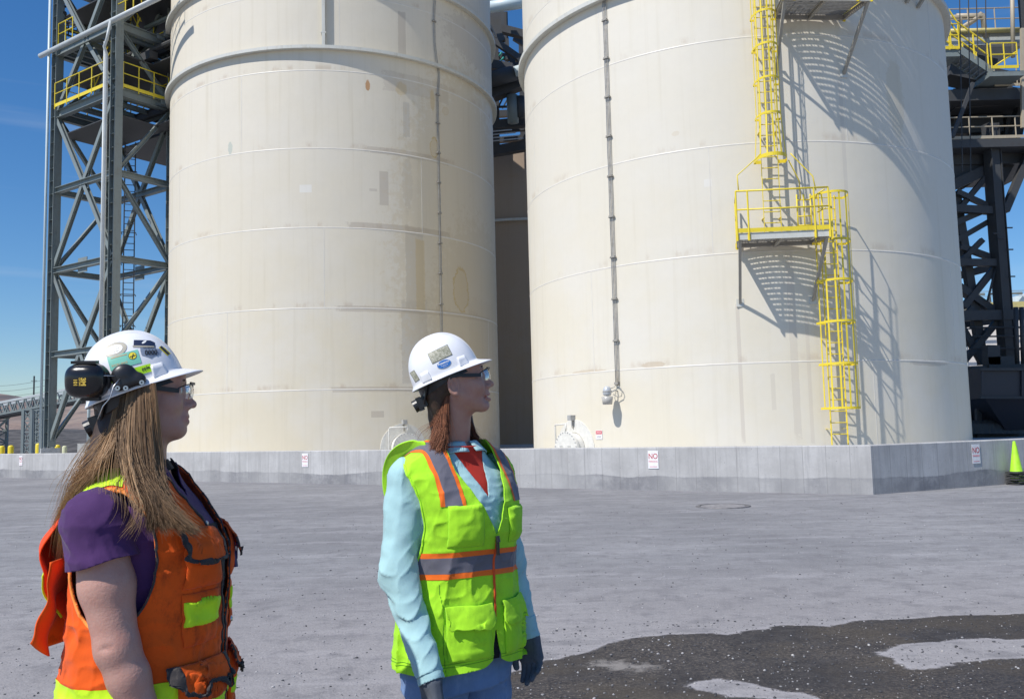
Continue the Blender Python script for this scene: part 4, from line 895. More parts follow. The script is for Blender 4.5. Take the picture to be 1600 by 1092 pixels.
for y in (577, 621): rbar(1531, y, 1640, y, Yr-2.58, .10, 'hopper_flange', 'steel_dark')
for a in [(1515, 578, 1600, 574, Yr-1, .3, 'beam'), (1528, 590, 1529, 700, Yr-1, .2, 'column'), (1510, 600, 1535, 598, Yr, .5, 'beam'), (1510, 632, 1528, 620, Yr, .2, 'brace'), (1513, 640, 1530, 690, Yr, .1, 'brace'), (1525, 690, 1545, 640, Yr, .12, 'brace'), (1548, 540, 1549, 570, Yr-1, .5, 'motor'), (1540, 568, 1580, 566, Yr-1, .5, 'beam')]: rbar(*a)
q = RB(); a = at(1513, 672, Yr-1); b = at(1650, 672, Yr-1); q.hexa([(a[0], Yr-1, PADZ), (b[0], Yr-1, PADZ), (b[0], Yr+1, PADZ), (a[0], Yr+1, PADZ), (a[0], Yr-1, a[2]), (b[0], Yr-1, a[2]), (b[0], Yr+1, a[2]), (a[0], Yr+1, a[2])]); q.build('machine_base', M['steel_dark'], rt)
for k in range(8): q = RB(); p = at(1518+k*10, 668, Yr-1.2); q.lathe([(0, -.25), (.28, -.25), (.28, .15), (.12, .3), (0, .3)], 12, tuple(p)); q.build('valve', M['steel_dark'], rt)
# slack cables hanging in front of the tower
for k, (xa, xb) in enumerate(((1499, 1504), (1513, 1517), (1525, 1529), (1540, 1541))):
    a, b = at(xa, -30, 34.5), at(xb, 118+ (150 if k < 2 else 0), 34.5); q = MB(); q.tube([a, b], .022, 5)
    tag(q.build('hanging_cable', M['steel_dark']), ['leftmost of the four thin dark cables hanging before the right tower', 'second from left of the four thin dark cables before the right tower', 'third from left of the four thin dark cables before the right tower', 'rightmost of the four thin dark cables before the right tower'][k], 'cable', 'cables hanging in front of the right tower')
# pale building behind
bd = empty('plant_building', (45, 72, 0), 0, 'pale flat industrial building with pipes on its roof behind the right tower', 'building')
zb = at(1560, 480, 70)[2]; xa, xb = at(1480, 500, 70)[0], at(1760, 500, 70)[0]
q = CB(); q.hexa([(xa, 70, -.2), (xb, 70, -.2), (xb, 90, -.2), (xa, 90, -.2), (xa, 70, zb), (xb, 70, zb), (xb, 90, zb), (xa, 90, zb)]); q.build('wall', simple('pale_cladding', (.74, .68, .62), .7, 0, .05, .3), bd)
q = CB(); q.bar((xa, 69.9, zb+.15), (xb, 69.9, zb+.15), .3, .45); q.build('parapet', M['yellowpale'], bd)
for k in range(12): q = CB(); q.bar((xa+k*1.3, 69.93, 0), (xa+k*1.3, 69.93, zb-.2), .12, .05); q.build('cladding_rib', M['ringpaint'], bd)
for z in (zb-1.7, zb-3.4): q = CB(); q.tube([(xa, 69.5, z), (xb, 69.5, z)], .06, 6); q.build('pipe', M['steel_dark'], bd)
for k in range(9):
    x = xa+1+k*1.5; q = CB(); q.tube([(x, 71, zb), (x, 71, zb+1.2), (x+1.1, 71, zb+1.2)], .12, 6); q.build('roof_pipe', M['steel'] if k % 2 else M['steel_dark'], bd)
q = CB(); q.lathe([(0, 0), (.9, 0), (.9, 1.0), (0, 1.3)], 16, (xa+7.2, 72, zb)); q.build('roof_tank', M['pipe_pale'], bd)
q = CB(); q.bar((xa, 70.2, zb+1.3), (xb, 70.2, zb+1.3), .05); q.bar((xa, 70.2, zb+.9), (xb, 70.2, zb+.9), .04); q.build('roof_railing', M['galv'], bd)
# ================================================================== people
def hash3(i, j, k, s):
    n = (i.astype(np.int64)*374761393+j.astype(np.int64)*668265263+k.astype(np.int64)*2147483647+s*1274126177) & 0x7fffffff
    n = ((n ^ (n >> 13))*1274126177) & 0x7fffffff
    return ((n ^ (n >> 16)) & 0xffff)/65535.
def vn(P, sc, seed=0):
    Q = P*np.asarray(sc, float); I = np.floor(Q).astype(int); f = Q-I; f = f*f*f*(f*(f*6-15)+10); r = 0
    for dx in (0, 1):
        for dy in (0, 1):
            for dz in (0, 1):
                w = (f[:, 0] if dx else 1-f[:, 0])*(f[:, 1] if dy else 1-f[:, 1])*(f[:, 2] if dz else 1-f[:, 2])
                r = r+w*hash3(I[:, 0]+dx, I[:, 1]+dy, I[:, 2]+dz, seed)
    return r*2-1
def ridge(P, sc, seed=0): return 1-2*np.abs(vn(P, sc, seed))**.72
def smin(a, b, k): h = np.clip(.5+.5*(b-a)/k, 0, 1); return b*(1-h)+a*h-k*h*(1-h)
def smax(a, b, k): return -smin(-a, -b, k)
def cap(P, a, b, ra, rb=None):
    rb = ra if rb is None else rb; a, b = np.array(a, float), np.array(b, float); ba = b-a; t = np.clip(((P-a)@ba)/(ba@ba), 0, 1)
    return np.linalg.norm(P-a-t[:, None]*ba, axis=1)-(ra+(rb-ra)*t)
def chain(P, pts, rs, k=.01):
    d = None
    for i in range(len(pts)-1):
        c = cap(P, pts[i], pts[i+1], rs[i], rs[i+1]); d = c if d is None else smin(d, c, k)
    return d
def ell(P, c, r):
    q = (P-np.array(c))/np.array(r); k0 = np.linalg.norm(q, axis=1); k1 = np.linalg.norm(q/np.array(r), axis=1); return k0*(k0-1)/np.maximum(k1, 1e-6)
def loft(P, tab, n=2.3, yc=0.):
    T = np.array(tab); z = np.clip(P[:, 2], T[0, 0], T[-1, 0]); a = np.interp(z, T[:, 0], T[:, 1]); yf = np.interp(z, T[:, 0], T[:, 2]); yb = np.interp(z, T[:, 0], T[:, 3])
    y = P[:, 1]-yc; b = np.where(y > 0, yf, yb); rho = ((np.abs(P[:, 0])/a)**n+(np.abs(y)/b)**n)**(1/n)
    d = (rho-1)*np.minimum(a, b); return np.maximum(d, np.maximum(P[:, 2]-T[-1, 0], T[0, 0]-P[:, 2]))
def smooth_tab(tab, m=60):
    T = np.array(tab); z = np.linspace(T[0, 0], T[-1, 0], m); out = [z]
    for c in (1, 2, 3):
        v = np.interp(z, T[:, 0], T[:, c])
        for _ in range(3): v[1:-1] = (v[:-2]+2*v[1:-1]+v[2:])/4
        out.append(v)
    return np.stack(out, -1)
def nets(fn, lo, hi, h, proj=2):
    lo = np.array(lo, float); hi = np.array(hi, float); n = np.ceil((hi-lo)/h).astype(int)+1
    ax = [lo[i]+h*np.arange(n[i]) for i in range(3)]; G = np.stack(np.meshgrid(*ax, indexing='ij'), -1).reshape(-1, 3)
    V = np.concatenate([fn(G[i:i+400000]) for i in range(0, len(G), 400000)]).reshape(n)
    V = np.where(V == 0, 1e-9, V); S = V < 0; c = [m-1 for m in n]
    acc = np.zeros((*c, 3)); cnt = np.zeros(c)
    for ax_ in range(3):
        o = [0, 1, 2]; o.remove(ax_)
        for a in (0, 1):
            for b in (0, 1):
                s0 = [None]*3; s1 = [None]*3; s0[ax_] = slice(0, c[ax_]); s1[ax_] = slice(1, c[ax_]+1)
                for q, w in zip(o, (a, b)): s0[q] = s1[q] = slice(w, c[q]+w)
                A, B = V[tuple(s0)], V[tuple(s1)]; m = (A < 0) != (B < 0); t = np.where(m, A/np.where(m, A-B, 1), 0)
                cnt += m; acc[..., ax_] += np.where(m, t, 0)
                for q, w in zip(o, (a, b)): acc[..., q] += m*w
    act = cnt > 0; idx = -np.ones(c, int); idx[act] = np.arange(act.sum()); I = np.argwhere(act)
    Pn = lo+h*(I+acc[act]/cnt[act][:, None]); F = []
    for ax_ in range(3):
        o = [0, 1, 2]; o.remove(ax_); u, w = o
        s0 = [slice(1, c[k]) for k in range(3)]; s1 = list(s0); s0[ax_] = slice(0, c[ax_]); s1[ax_] = slice(1, c[ax_]+1)
        A, B = S[tuple(s0)], S[tuple(s1)]; E = np.argwhere(A != B); off = np.ones(3, int); off[ax_] = 0; E = E+off; fl = S[tuple(E.T)]
        q = []
        for du, dw in ((0, 0), (1, 0), (1, 1), (0, 1)):
            k = E.copy(); k[:, u] -= du; k[:, w] -= dw; q.append(idx[tuple(k.T)])
        q = np.stack(q, -1); 
        flip = fl if ax_ != 1 else ~fl
        q[~flip] = q[~flip][:, ::-1]; F.append(q)
    F = np.concatenate(F); F = F[(F >= 0).all(1)]
    for _ in range(proj):
        g = grad(fn, Pn); d = fn(Pn); Pn = Pn-g*np.clip(d, -h, h)[:, None]*.9
    return Pn, F
def grad(fn, P, e=.0015):
    if len(P) > 300000: return np.concatenate([grad(fn, P[i:i+200000], e) for i in range(0, len(P), 200000)])
    g = np.stack([fn(P+np.eye(3)[i]*e)-fn(P-np.eye(3)[i]*e) for i in range(3)], -1)/(2*e); return g/np.maximum(np.linalg.norm(g, axis=1), 1e-6)[:, None]
def tris(F): return F if F.shape[1] == 3 else np.concatenate([F[:, [0, 1, 2]], F[:, [0, 2, 3]]])
def clip(V, T, fn):
    g = fn(V); g = np.where(np.abs(g) < 1e-7, 1e-7, g); ins = g > 0; k = ins[T].sum(1); keep = [T[k == 3]]; newV = [V]; nb = len(V)
    E = {}
    def cut(A, B):
        nonlocal nb
        lo, hi = np.minimum(A, B), np.maximum(A, B); key = lo.astype(np.int64)*len(V)+hi; uk, inv = np.unique(key, return_inverse=True)
        a, b = uk//len(V), uk % len(V); t = (g[a]/(g[a]-g[b]))[:, None]; newV.append(V[a]*(1-t)+V[b]*t); r = nb+inv; nb += len(uk); return r
    t1 = T[k == 1]; t2 = T[k == 2]
    if len(t1):
        r = np.argmax(ins[t1], 1); R = np.stack([t1[np.arange(len(t1)), (r+i) % 3] for i in range(3)], -1)
        c = cut(np.r_[R[:, 0], R[:, 0]], np.r_[R[:, 1], R[:, 2]]); m = len(R); keep.append(np.stack([R[:, 0], c[:m], c[m:]], -1))
    if len(t2):
        r = np.argmin(ins[t2], 1); R = np.stack([t2[np.arange(len(t2)), (r+i) % 3] for i in range(3)], -1)
        c = cut(np.r_[R[:, 1], R[:, 2]], np.r_[R[:, 0], R[:, 0]]); m = len(R)
        keep += [np.stack([R[:, 1], R[:, 2], c[m:]], -1), np.stack([R[:, 1], c[m:], c[:m]], -1)]
    V2 = np.concatenate(newV); T2 = np.concatenate(keep); used, inv = np.unique(T2, return_inverse=True)
    V3 = V2[used]; T3 = inv.reshape(T2.shape)
    # weld the duplicate cut points
    key = np.round(V3/2e-6).astype(np.int64); _, first, iv = np.unique(key, axis=0, return_index=True, return_inverse=True); iv = iv.ravel()
    T3 = iv[T3]; V3 = V3[first]; ok = (T3[:, 0] != T3[:, 1]) & (T3[:, 1] != T3[:, 2]) & (T3[:, 0] != T3[:, 2]); return V3, T3[ok]
def clips(V, T, *fs):
    for f in fs:
        if len(T) == 0: break
        V, T = clip(V, T, f)
    return V, T
def emit(name, V, T, mat, parent, th=0, smooth=True):
    if len(T) == 0: print('EMPTY', name); return None
    o = link_mesh(name, V, np.asarray(T), mat, parent, smooth)
    if th: m = o.modifiers.new('thickness', 'SOLIDIFY'); m.thickness = th; m.offset = -1
    return o
def offs(V, fn, d):
    return V+grad(fn, V)*(d[:, None] if hasattr(d, 'shape') and d.ndim else d)

def fabric(name, col, rough=.85, weave=900, fold=.25, dirt=None, amt=0., sheen=.1, var=.08, dsc=14):
    t = NT(name); c = t.co(); n = t.noise(c, 9, 4, .6); col2 = t.mix(t.ss(n, .3, .7), tuple(x*(1-var) for x in col), tuple(min(1, x*(1+var)) for x in col))
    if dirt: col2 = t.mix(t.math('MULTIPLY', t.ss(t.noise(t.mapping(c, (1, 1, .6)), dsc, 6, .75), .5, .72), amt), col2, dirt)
    t.out(col2, rough, 0, .2); t.b.inputs['Sheen Weight'].default_value = sheen
    w = t.noise(c, weave, 2); t.bump(t.math('ADD', t.math('MULTIPLY', w, .12), t.math('MULTIPLY', t.noise(t.mapping(c, (1, 1, .5)), 38, 4, .6), .9)), fold, .006); return t.m
def skin(name, col, red):
    t = NT(name); c = t.co(); n = t.noise(c, 22, 5, .65); n2 = t.noise(c, 160, 3)
    k = t.mix(t.ss(n, .3, .75, 0, .6), col, red); k = t.mix(t.ss(t.noise(c, 230, 2), .62, .72, 0, .12), k, (red[0]*.7, red[1]*.6, red[2]*.6))
    k = t.mix(t.math('MULTIPLY', t.attr('lip').outputs['Fac'], .8), k, (.42, .13, .12))
    t.out(k, .48, 0, .4); t.b.inputs['Subsurface Weight'].default_value = .12; t.b.inputs['Subsurface Radius'].default_value = (.02, .008, .004); t.b.inputs['Subsurface Scale'].default_value = .5
    t.bump(t.math('ADD', t.math('MULTIPLY', n, .4), t.math('MULTIPLY', n2, .8)), .35, .003); return t.m
def hairmat(name, dark, light):
    t = NT(name); a = t.attr('tone').outputs['Fac']; t.out(t.mix(a, dark, light), .5, 0, .3); return t.m
P_ = dict(skinL=skin('fair_skin', (.52, .30, .24), (.46, .215, .165)), skinR=skin('fair_skin_b', (.48, .27, .205), (.42, .185, .14)),
    hairL=hairmat('light_brown_hair', (.085, .042, .020), (.60, .38, .20)), hairR=hairmat('auburn_hair', (.06, .024, .014), (.42, .16, .075)),
    hairdark=simple('hair_underlayer', (.05, .028, .018), .6, 0, .3, 40, .3, 300), orange=fabric('orange_vest_cloth', (.78, .105, .009), dirt=(.20, .030, .008), amt=.9, dsc=7), lime=fabric('lime_vest_cloth', (.40, .80, .03), dirt=(.10, .25, .02), amt=.3, dsc=18),  # orange vest: real dirt, deepened to stand in for shade on the cloth
    limeyellow=fabric('yellow_green_tape', (.58, .90, .02), .6, dirt=(.35, .5, .05), amt=.25), grey=fabric('grey_reflective_tape', (.15, .145, .175), .45, fold=.15), orangetape=fabric('orange_trim', (.90, .17, .02), .6), purple=fabric('purple_shirt_cloth', (.075, .030, .115)),
    blue=fabric('pale_blue_shirt_cloth', (.37, .58, .60)), red=fabric('red_undershirt', (.55, .035, .02)), black=fabric('black_cloth', (.012, .011, .014)), piping=fabric('dark_piping', (.05, .045, .045), dirt=(.3, .25, .2), amt=.4, dsc=60),
    jeans=fabric('blue_denim', (.16, .26, .46), dirt=(.30, .40, .58), amt=.5), trousers=fabric('dark_trousers', (.05, .055, .07)), glove=fabric('grey_knit_glove', (.10, .115, .14), .9, 1500, .4, dirt=(.02, .02, .025), amt=.5, dsc=30), boot=simple('boot_leather', (.10, .06, .035), .6, 0, .2, 20, .2),
    helmet=simple('white_helmet_plastic', (.80, .80, .82), .28, 0, .02, 9, .04, 25), blackp=simple('black_plastic', (.018, .018, .02), .38, 0, .2, 30, .1), wire=simple('steel_wire', (.6, .6, .6), .3, .9), eyew=simple('eye_white', (.75, .72, .70), .2), iris=simple('iris_dark', (.05, .04, .03), .2), teeth=simple('teeth', (.75, .72, .66), .3))
def glassmat():
    m = bpy.data.materials.new('clear_lens'); m.use_nodes = True; n, l = m.node_tree.nodes, m.node_tree.links; n.clear()
    o = n.new('ShaderNodeOutputMaterial'); tr = n.new('ShaderNodeBsdfTransparent'); gl = n.new('ShaderNodeBsdfGlossy'); gl.inputs['Roughness'].default_value = .03; tr.inputs[0].default_value = (.95, .96, .96, 1)
    fr = n.new('ShaderNodeFresnel'); fr.inputs[0].default_value = 1.4; mx = n.new('ShaderNodeMixShader'); ad = n.new('ShaderNodeMath'); ad.operation = 'ADD'; ad.inputs[1].default_value = .02
    l.new(fr.outputs[0], ad.inputs[0]); ml = n.new('ShaderNodeMath'); ml.operation = 'MULTIPLY'; ml.inputs[1].default_value = .55; l.new(ad.outputs[0], ml.inputs[0]); l.new(ml.outputs[0], mx.inputs[0]); l.new(tr.outputs[0], mx.inputs[1]); l.new(gl.outputs[0], mx.inputs[2]); l.new(mx.outputs[0], o.inputs[0]); return m
P_['glass'] = glassmat()

# -------------------------------------------------- head (local: +Y forward, z up, origin between the ears at eye level)
def head_sdf(Q, open_mouth=0., ear=True, full=1.):
    A = np.abs(Q[:, :1]); S = np.concatenate([A, Q[:, 1:]], 1)
    d = ell(Q, (0, -.014, .030), (.074, .092, .086))
    d = smin(d, ell(Q, (0, .022, -.030), (.061, .064, .084)), .03)
    d = smin(d, cap(S, (.050, -.004, -.050), (.014, .064, -.098), .021*full, .017), .022)
    d = smin(d, ell(Q, (0, .071, -.099), (.018, .018, .016)), .014)
    d = smin(d, ell(S, (.034, .052, -.032), (.026, .030, .028)), .022)
    d = smin(d, ell(Q, (0, .034, .045), (.058, .056, .05)), .03)
    d = smin(d, cap(S, (.008, .083, .016), (.036, .074, .016), .0085), .012)
    d = smax(d, -ell(S, (.031, .101, -.003), (.019, .020, .013)), .010)
    d = smin(d, cap(S, (.022, .076, -.001), (.040, .069, -.002), .0105), .006)
    d = smin(d, cap(Q, (0, .074, -.002), (0, .087, -.040), .010, .0125), .008)
    d = smin(d, cap(Q, (0, .083, .004), (0, .1045, -.034), .0065, .0085), .010)
    d = smin(d, ell(Q, (0, .107, -.038), (.0095, .009, .0085)), .006); d = smin(d, ell(S, (.0105, .094, -.043), (.0075, .010, .0075)), .006)
    d = smax(d, -ell(S, (.0055, .102, -.0525), (.0035, .006, .004)), .003)
    mo = open_mouth
    d = smin(d, ell(Q, (0, .084, -.060), (.018, .012, .013)), .010)
    d = smin(d, cap(S, (0, .0935, -.0660), (.020, .083, -.0685), .0048, .0030), .004)
    d = smin(d, cap(S, (0, .0915, -.0785-mo), (.017, .083, -.0755-mo*.5), .0058, .0032), .005)
    d = smax(d, -cap(S, (0, .0985, -.0722-mo*.5), (.021, .087, -.0722-mo*.4), .0022+mo*.42, .0015), .0025)
    if ear:
        e = Q.copy(); e[:, 0] = np.abs(e[:, 0])
        c = np.array((.075, -.012, -.020)); q = e-c; q = np.stack([q[:, 0]-q[:, 1]*-.35, q[:, 1], q[:, 2]-q[:, 1]*.12], -1)
        r = np.sqrt((q[:, 1]/.017)**2+((q[:, 2]+.0)/.030)**2); rim = np.sqrt(((r-.86)*.0175)**2+q[:, 0]**2)-.0042
        pl_ = np.maximum(np.abs(q[:, 0]+.004)-.003, (r-.85)*.017); lobe = ell(q, (-.001, .006, -.027), (.0045, .0075, .009))
        er_ = smin(smin(rim, pl_, .004), lobe, .005); er_ = smin(er_, cap(q, (-.002, .002, -.014), (-.001, -.004, .014), .0035), .004); d = smin(d, er_, .004)
    return d
def inhat(d, Qh): return np.maximum(d, np.minimum(ell(Qh, (0, 0, 0), (.090, .105, .127)), Qh[:, 2]+.004))
def head_xf(base, az, pitch, roll=0.):
    """world matrix for a head: az = compass direction it faces, pitch up"""
    return Matrix.Translation(base) @ Matrix.Rotation(-R_(az), 4, 'Z') @ Matrix.Rotation(R_(pitch), 4, 'X') @ Matrix.Rotation(R_(roll), 4, 'Y')
def tonp(m): return np.array(m)
def xf(P, m): m = np.array(m); return P@m[:3, :3].T+m[:3, 3]

# -------------------------------------------------- hard hat (local: rim plane z=0, +Y forward, x>0 = wearer's right)
def dome_x(y, z, a=.097, b=.113, c=.136, n=2.2):
    v = 1-(np.abs(y)/b)**n-(np.abs(z)/c)**n; return a*np.maximum(v, 0)**(1/n)
def helmet(parent, mw, hs=1.):
    root = bpy.data.objects.new('hard_hat', None); COL.objects.link(root); root.parent = parent; root.matrix_world = mw @ Matrix.Scale(hs, 4)
    nt_, ns_ = 96, 34; V = []; a, b, c, n = .097, .113, .136, 2.2
    def sh(t, s):     # s 0 rim..1 top
        ph = s*math.pi/2; ct, st = math.sin(t), math.cos(t)
        r = 1/((abs(ct)/a)**n+(abs(st)/b)**n)**(1/n); k = max(math.cos(ph), 0)**(2/n); z = c*max(math.sin(ph), 0)**(2/n)
        x, y = r*ct*k, r*st*k
        # centre crown ridge and two lower side ridges
        rg = .0045*math.exp(-(x/.016)**2)*min(1, z/.06)+.003*math.exp(-((abs(x)-.046)/.010)**2)*min(1, z/.07)*(1 if y > -.1 else 0)
        return x, y, z+rg
    rows = []
    rim = []
    for i in range(nt_):
        t = 2*math.pi*i/nt_; x, y, z = sh(t, 0); u = max(0, math.cos(t)); vis = .036*(u**1.8) if u > 0 else 0
        L_ = math.hypot(x, y); o = .009+vis; rim.append((x*(1+o/L_), y*(1+o/L_), -.009-.004*(u**2)+.003*(1-u)))
    V += [(x*.995, y*.995, z-.003) for x, y, z in rim]+rim
    V += [(sh(2*math.pi*i/nt_, .0)[0]*1.012, sh(2*math.pi*i/nt_, .0)[1]*1.012, .002+.004*max(0, math.cos(2*math.pi*i/nt_))) for i in range(nt_)]
    for j in range(1, ns_): V += [sh(2*math.pi*i/nt_, j/ns_) for i in range(nt_)]
    F = [(j*nt_+i, (j+1)*nt_+i, (j+1)*nt_+(i+1) % nt_, j*nt_+(i+1) % nt_) for j in range(ns_+1) for i in range(nt_)]
    V.append((0, 0, c+.0045)); k = len(V)-1; F += [((ns_+1)*nt_+i, k, (ns_+1)*nt_+(i+1) % nt_) for i in range(nt_)]
    o = link_mesh('shell', V, F, P_['helmet'], root, True); m = o.modifiers.new('thickness', 'SOLIDIFY'); m.thickness = .003; m.offset = -1; o.modifiers.new('edge', 'SUBSURF').render_levels = 1
    for s in (-1, 1):     # moulded lugs above the rim
        for y0, w in ((.062, .034), (-.066, .034)):
            q = MB(); zz = .034; vs = []
            for yy in (y0-w/2, y0+w/2):
                xo = dome_x(np.array([yy]), np.array([0.004]))[0]; xi = dome_x(np.array([yy*.95]), np.array([zz]))[0]
                vs += [(s*(xo-.01), yy, .0), (s*(xo+.009), yy, .0), (s*(xi+.008), yy+(y0-yy)*.25, zz-.008), (s*(xi+.001), yy+(y0-yy)*.25, zz), (s*(xi-.01), yy, zz)]
            q.add(vs, [(0, 1, 2, 3, 4), (9, 8, 7, 6, 5), (0, 5, 6, 1), (1, 6, 7, 2), (2, 7, 8, 3), (3, 8, 9, 4)]); l_ = q.build('lug', P_['helmet'], root, False); bv = l_.modifiers.new('round', 'BEVEL'); bv.width = .004; bv.segments = 3
    q = MB()   # sweat band and suspension
    for z0, z1, rr in ((-.020, .012, .90),):
        N = 48; vs = []
        for i in range(N):
            t = 2*math.pi*i/N; r = 1/((abs(math.sin(t))/(a*rr))**2.2+(abs(math.cos(t))/(b*rr))**2.2)**(1/2.2); dz = -.022*max(0, -math.cos(t))
            for z in (z0+dz, z1): vs.append((r*math.sin(t), r*math.cos(t), z))
        q.add(vs, [(2*i, 2*((i+1) % N), 2*((i+1) % N)+1, 2*i+1) for i in range(N)])
    q.build('sweat_band', P_['blackp'], root)
    q = MB(); q.box((0, -.103, -.050), (.075, .022, .034)); q.box((0, -.114, -.052), (.056, .016, .044)); q.tube([(0, -.118, -.052), (0, -.136, -.054)], .020, 16); q.build('ratchet_knob', P_['blackp'], root)
    for s in (-1, 1):
        q = MB(); q.bar((s*.062, -.072, .0), (s*.03, -.102, -.05), .035, .004, up=(0, 1, 0)); q.build('strap', P_['blackp'], root)
    return root
def sticker(root, name, cy, cz, w, h, ang, mat, shape='r', lift=.0009, mats=None):
    """flat label bent onto the right side of the dome"""
    ca, sa = math.cos(R_(ang)), math.sin(R_(ang)); V = []; F = []
    if shape == 'r':
        nx, ny = 14, 8
        for j in range(ny+1):
            for i in range(nx+1): V.append(((i/nx-.5)*w, (j/ny-.5)*h))
        F = [(j*(nx+1)+i, j*(nx+1)+i+1, (j+1)*(nx+1)+i+1, (j+1)*(nx+1)+i) for j in range(ny) for i in range(nx)]
    elif shape == 'shield':
        for (x, y) in [(-.5, .5), (-.17, .5), (.17, .5), (.5, .5), (-.5, .1), (-.17, .1), (.17, .1), (.5, .1), (-.45, -.25), (-.15, -.33), (.15, -.33), (.45, -.25), (0, -.5)]: V.append((x*w, y*h))
        F = [(4, 5, 1, 0), (5, 6, 2, 1), (6, 7, 3, 2), (8, 9, 5, 4), (9, 10, 6, 5), (10, 11, 7, 6), (8, 12, 9), (9, 12, 10), (10, 12, 11)]
    else:
        r0 = .0 if shape == 'e' else float(shape); rr = np.linspace(r0, 1, 6); N = 40
        for r in rr:
            for i in range(N): V.append((math.cos(2*math.pi*i/N)*r*w/2, math.sin(2*math.pi*i/N)*r*h/2))
        F = [(k*N+i, (k+1)*N+i, (k+1)*N+(i+1) % N, k*N+(i+1) % N) for k in range(5) for i in range(N)]
    P = wrap(np.array(V), cy, cz, ca, sa, lift); return link_mesh(name, P, F, mat, root, True)
def wrap(V, cy, cz, ca, sa, lift):
    y = cy+V[:, 0]*ca-V[:, 1]*sa; z = cz+V[:, 0]*sa+V[:, 1]*ca; x = dome_x(y, z)
    return np.stack([x+lift+.0003, y*(1+lift*3), z*(1+lift*3)], -1)
def sticker_text(root, name, txt, cy, cz, size, ang, mat, dx=0, dy=0, sx=1., lift=.0016, off=0.):
    c = bpy.data.curves.new('txt', 'FONT'); c.body = txt; c.size = size; c.align_x = 'CENTER'; c.align_y = 'CENTER'; c.offset = off; c.resolution_u = 3
    o = bpy.data.objects.new('txt', c); COL.objects.link(o); bpy.context.view_layer.update()
    me = bpy.data.meshes.new_from_object(o.evaluated_get(bpy.context.evaluated_depsgraph_get())); bpy.data.objects.remove(o)
    v = np.array([(q.co.x*sx+dx, q.co.y+dy) for q in me.vertices]); f = [tuple(p.vertices) for p in me.polygons]
    return link_mesh(name, wrap(v, cy, cz, math.cos(R_(ang)), math.sin(R_(ang)), lift), f, mat, root)

def hair_strands(name, guides, cnt, rad, mat, parent, seed, spread=.012, seg=16, tone=(.1, .9), tip=.35):
    g = np.random.default_rng(seed); G = np.array(guides)   # (ng, k, 3) world
    ng, k, _ = G.shape; ts = np.linspace(0, 1, seg); V = []; F = []; tn = []
    # catmull-rom resample
    def res(C):
        C = np.vstack([2*C[0]-C[1], C, 2*C[-1]-C[-2]]); out = []
        for t in ts:
            u = t*(k-1); i = min(int(u), k-2); u -= i; p0, p1, p2, p3 = C[i:i+4]
            out.append(.5*((2*p1)+(-p0+p2)*u+(2*p0-5*p1+4*p2-p3)*u*u+(-p0+3*p1-3*p2+p3)*u**3))
        return np.array(out)
    RG = np.array([res(c) for c in G])
    for s in range(cnt):
        u = g.random()*(ng-1); i = min(int(u), ng-2); u -= i; C = RG[i]*(1-u)+RG[i+1]*u
        ph = g.random(3)*6.28; am = spread*(.3+.9*g.random())
        lock = np.floor(u*5+i*5); lg = np.random.default_rng(int(lock)+seed*7); lo = (lg.random(3)-.5)*spread*.8
        wob = np.stack([np.sin(ts*(3+2*g.random())+ph[j])*am*.35 for j in range(3)], -1); rnd = (g.random(3)-.5)*2*am
        L_ = 1-.45*g.random()**1.7; C = np.array([np.interp(ts*L_, ts, C[:, j]) for j in range(3)]).T
        C = C+wob*ts[:, None]+rnd*(.35+.65*ts[:, None])+lo*ts[:, None]
        if g.random() < .07: C = C+(g.random(3)-.5)*.05*(ts**2)[:, None]
        d = np.gradient(C, axis=0); d /= np.linalg.norm(d, axis=1)[:, None]+1e-9; a = np.cross(d, [0.2, 1, .1]); a /= np.linalg.norm(a, axis=1)[:, None]+1e-9; b = np.cross(d, a)
        rr = rad*(.6+.7*g.random())*(1-(1-tip)*ts**2)[:, None]; base = len(V)*3*seg
        V.append(np.stack([C+a*rr, C-a*rr*.5+b*rr*.86, C-a*rr*.5-b*rr*.86], 1).reshape(-1, 3))
        i0 = np.arange(seg-1)[:, None]*3+base; q = np.array([[0, 1, 4, 3], [1, 2, 5, 4], [2, 0, 3, 5]]); F.append((i0[:, :, None]+q[None]).reshape(-1, 4))
        lt = lg.random(); tn.append(np.full(3*seg, np.clip(tone[0]+(tone[1]-tone[0])*(.55*lt+.45*g.random()), 0, 1)))
    V = np.concatenate(V); F = np.concatenate(F); o = link_mesh(name, V, F, mat, parent, True)
    a_ = o.data.attributes.new('tone', 'FLOAT', 'POINT'); a_.data.foreach_set('value', np.concatenate(tn).astype(np.float32)); return o
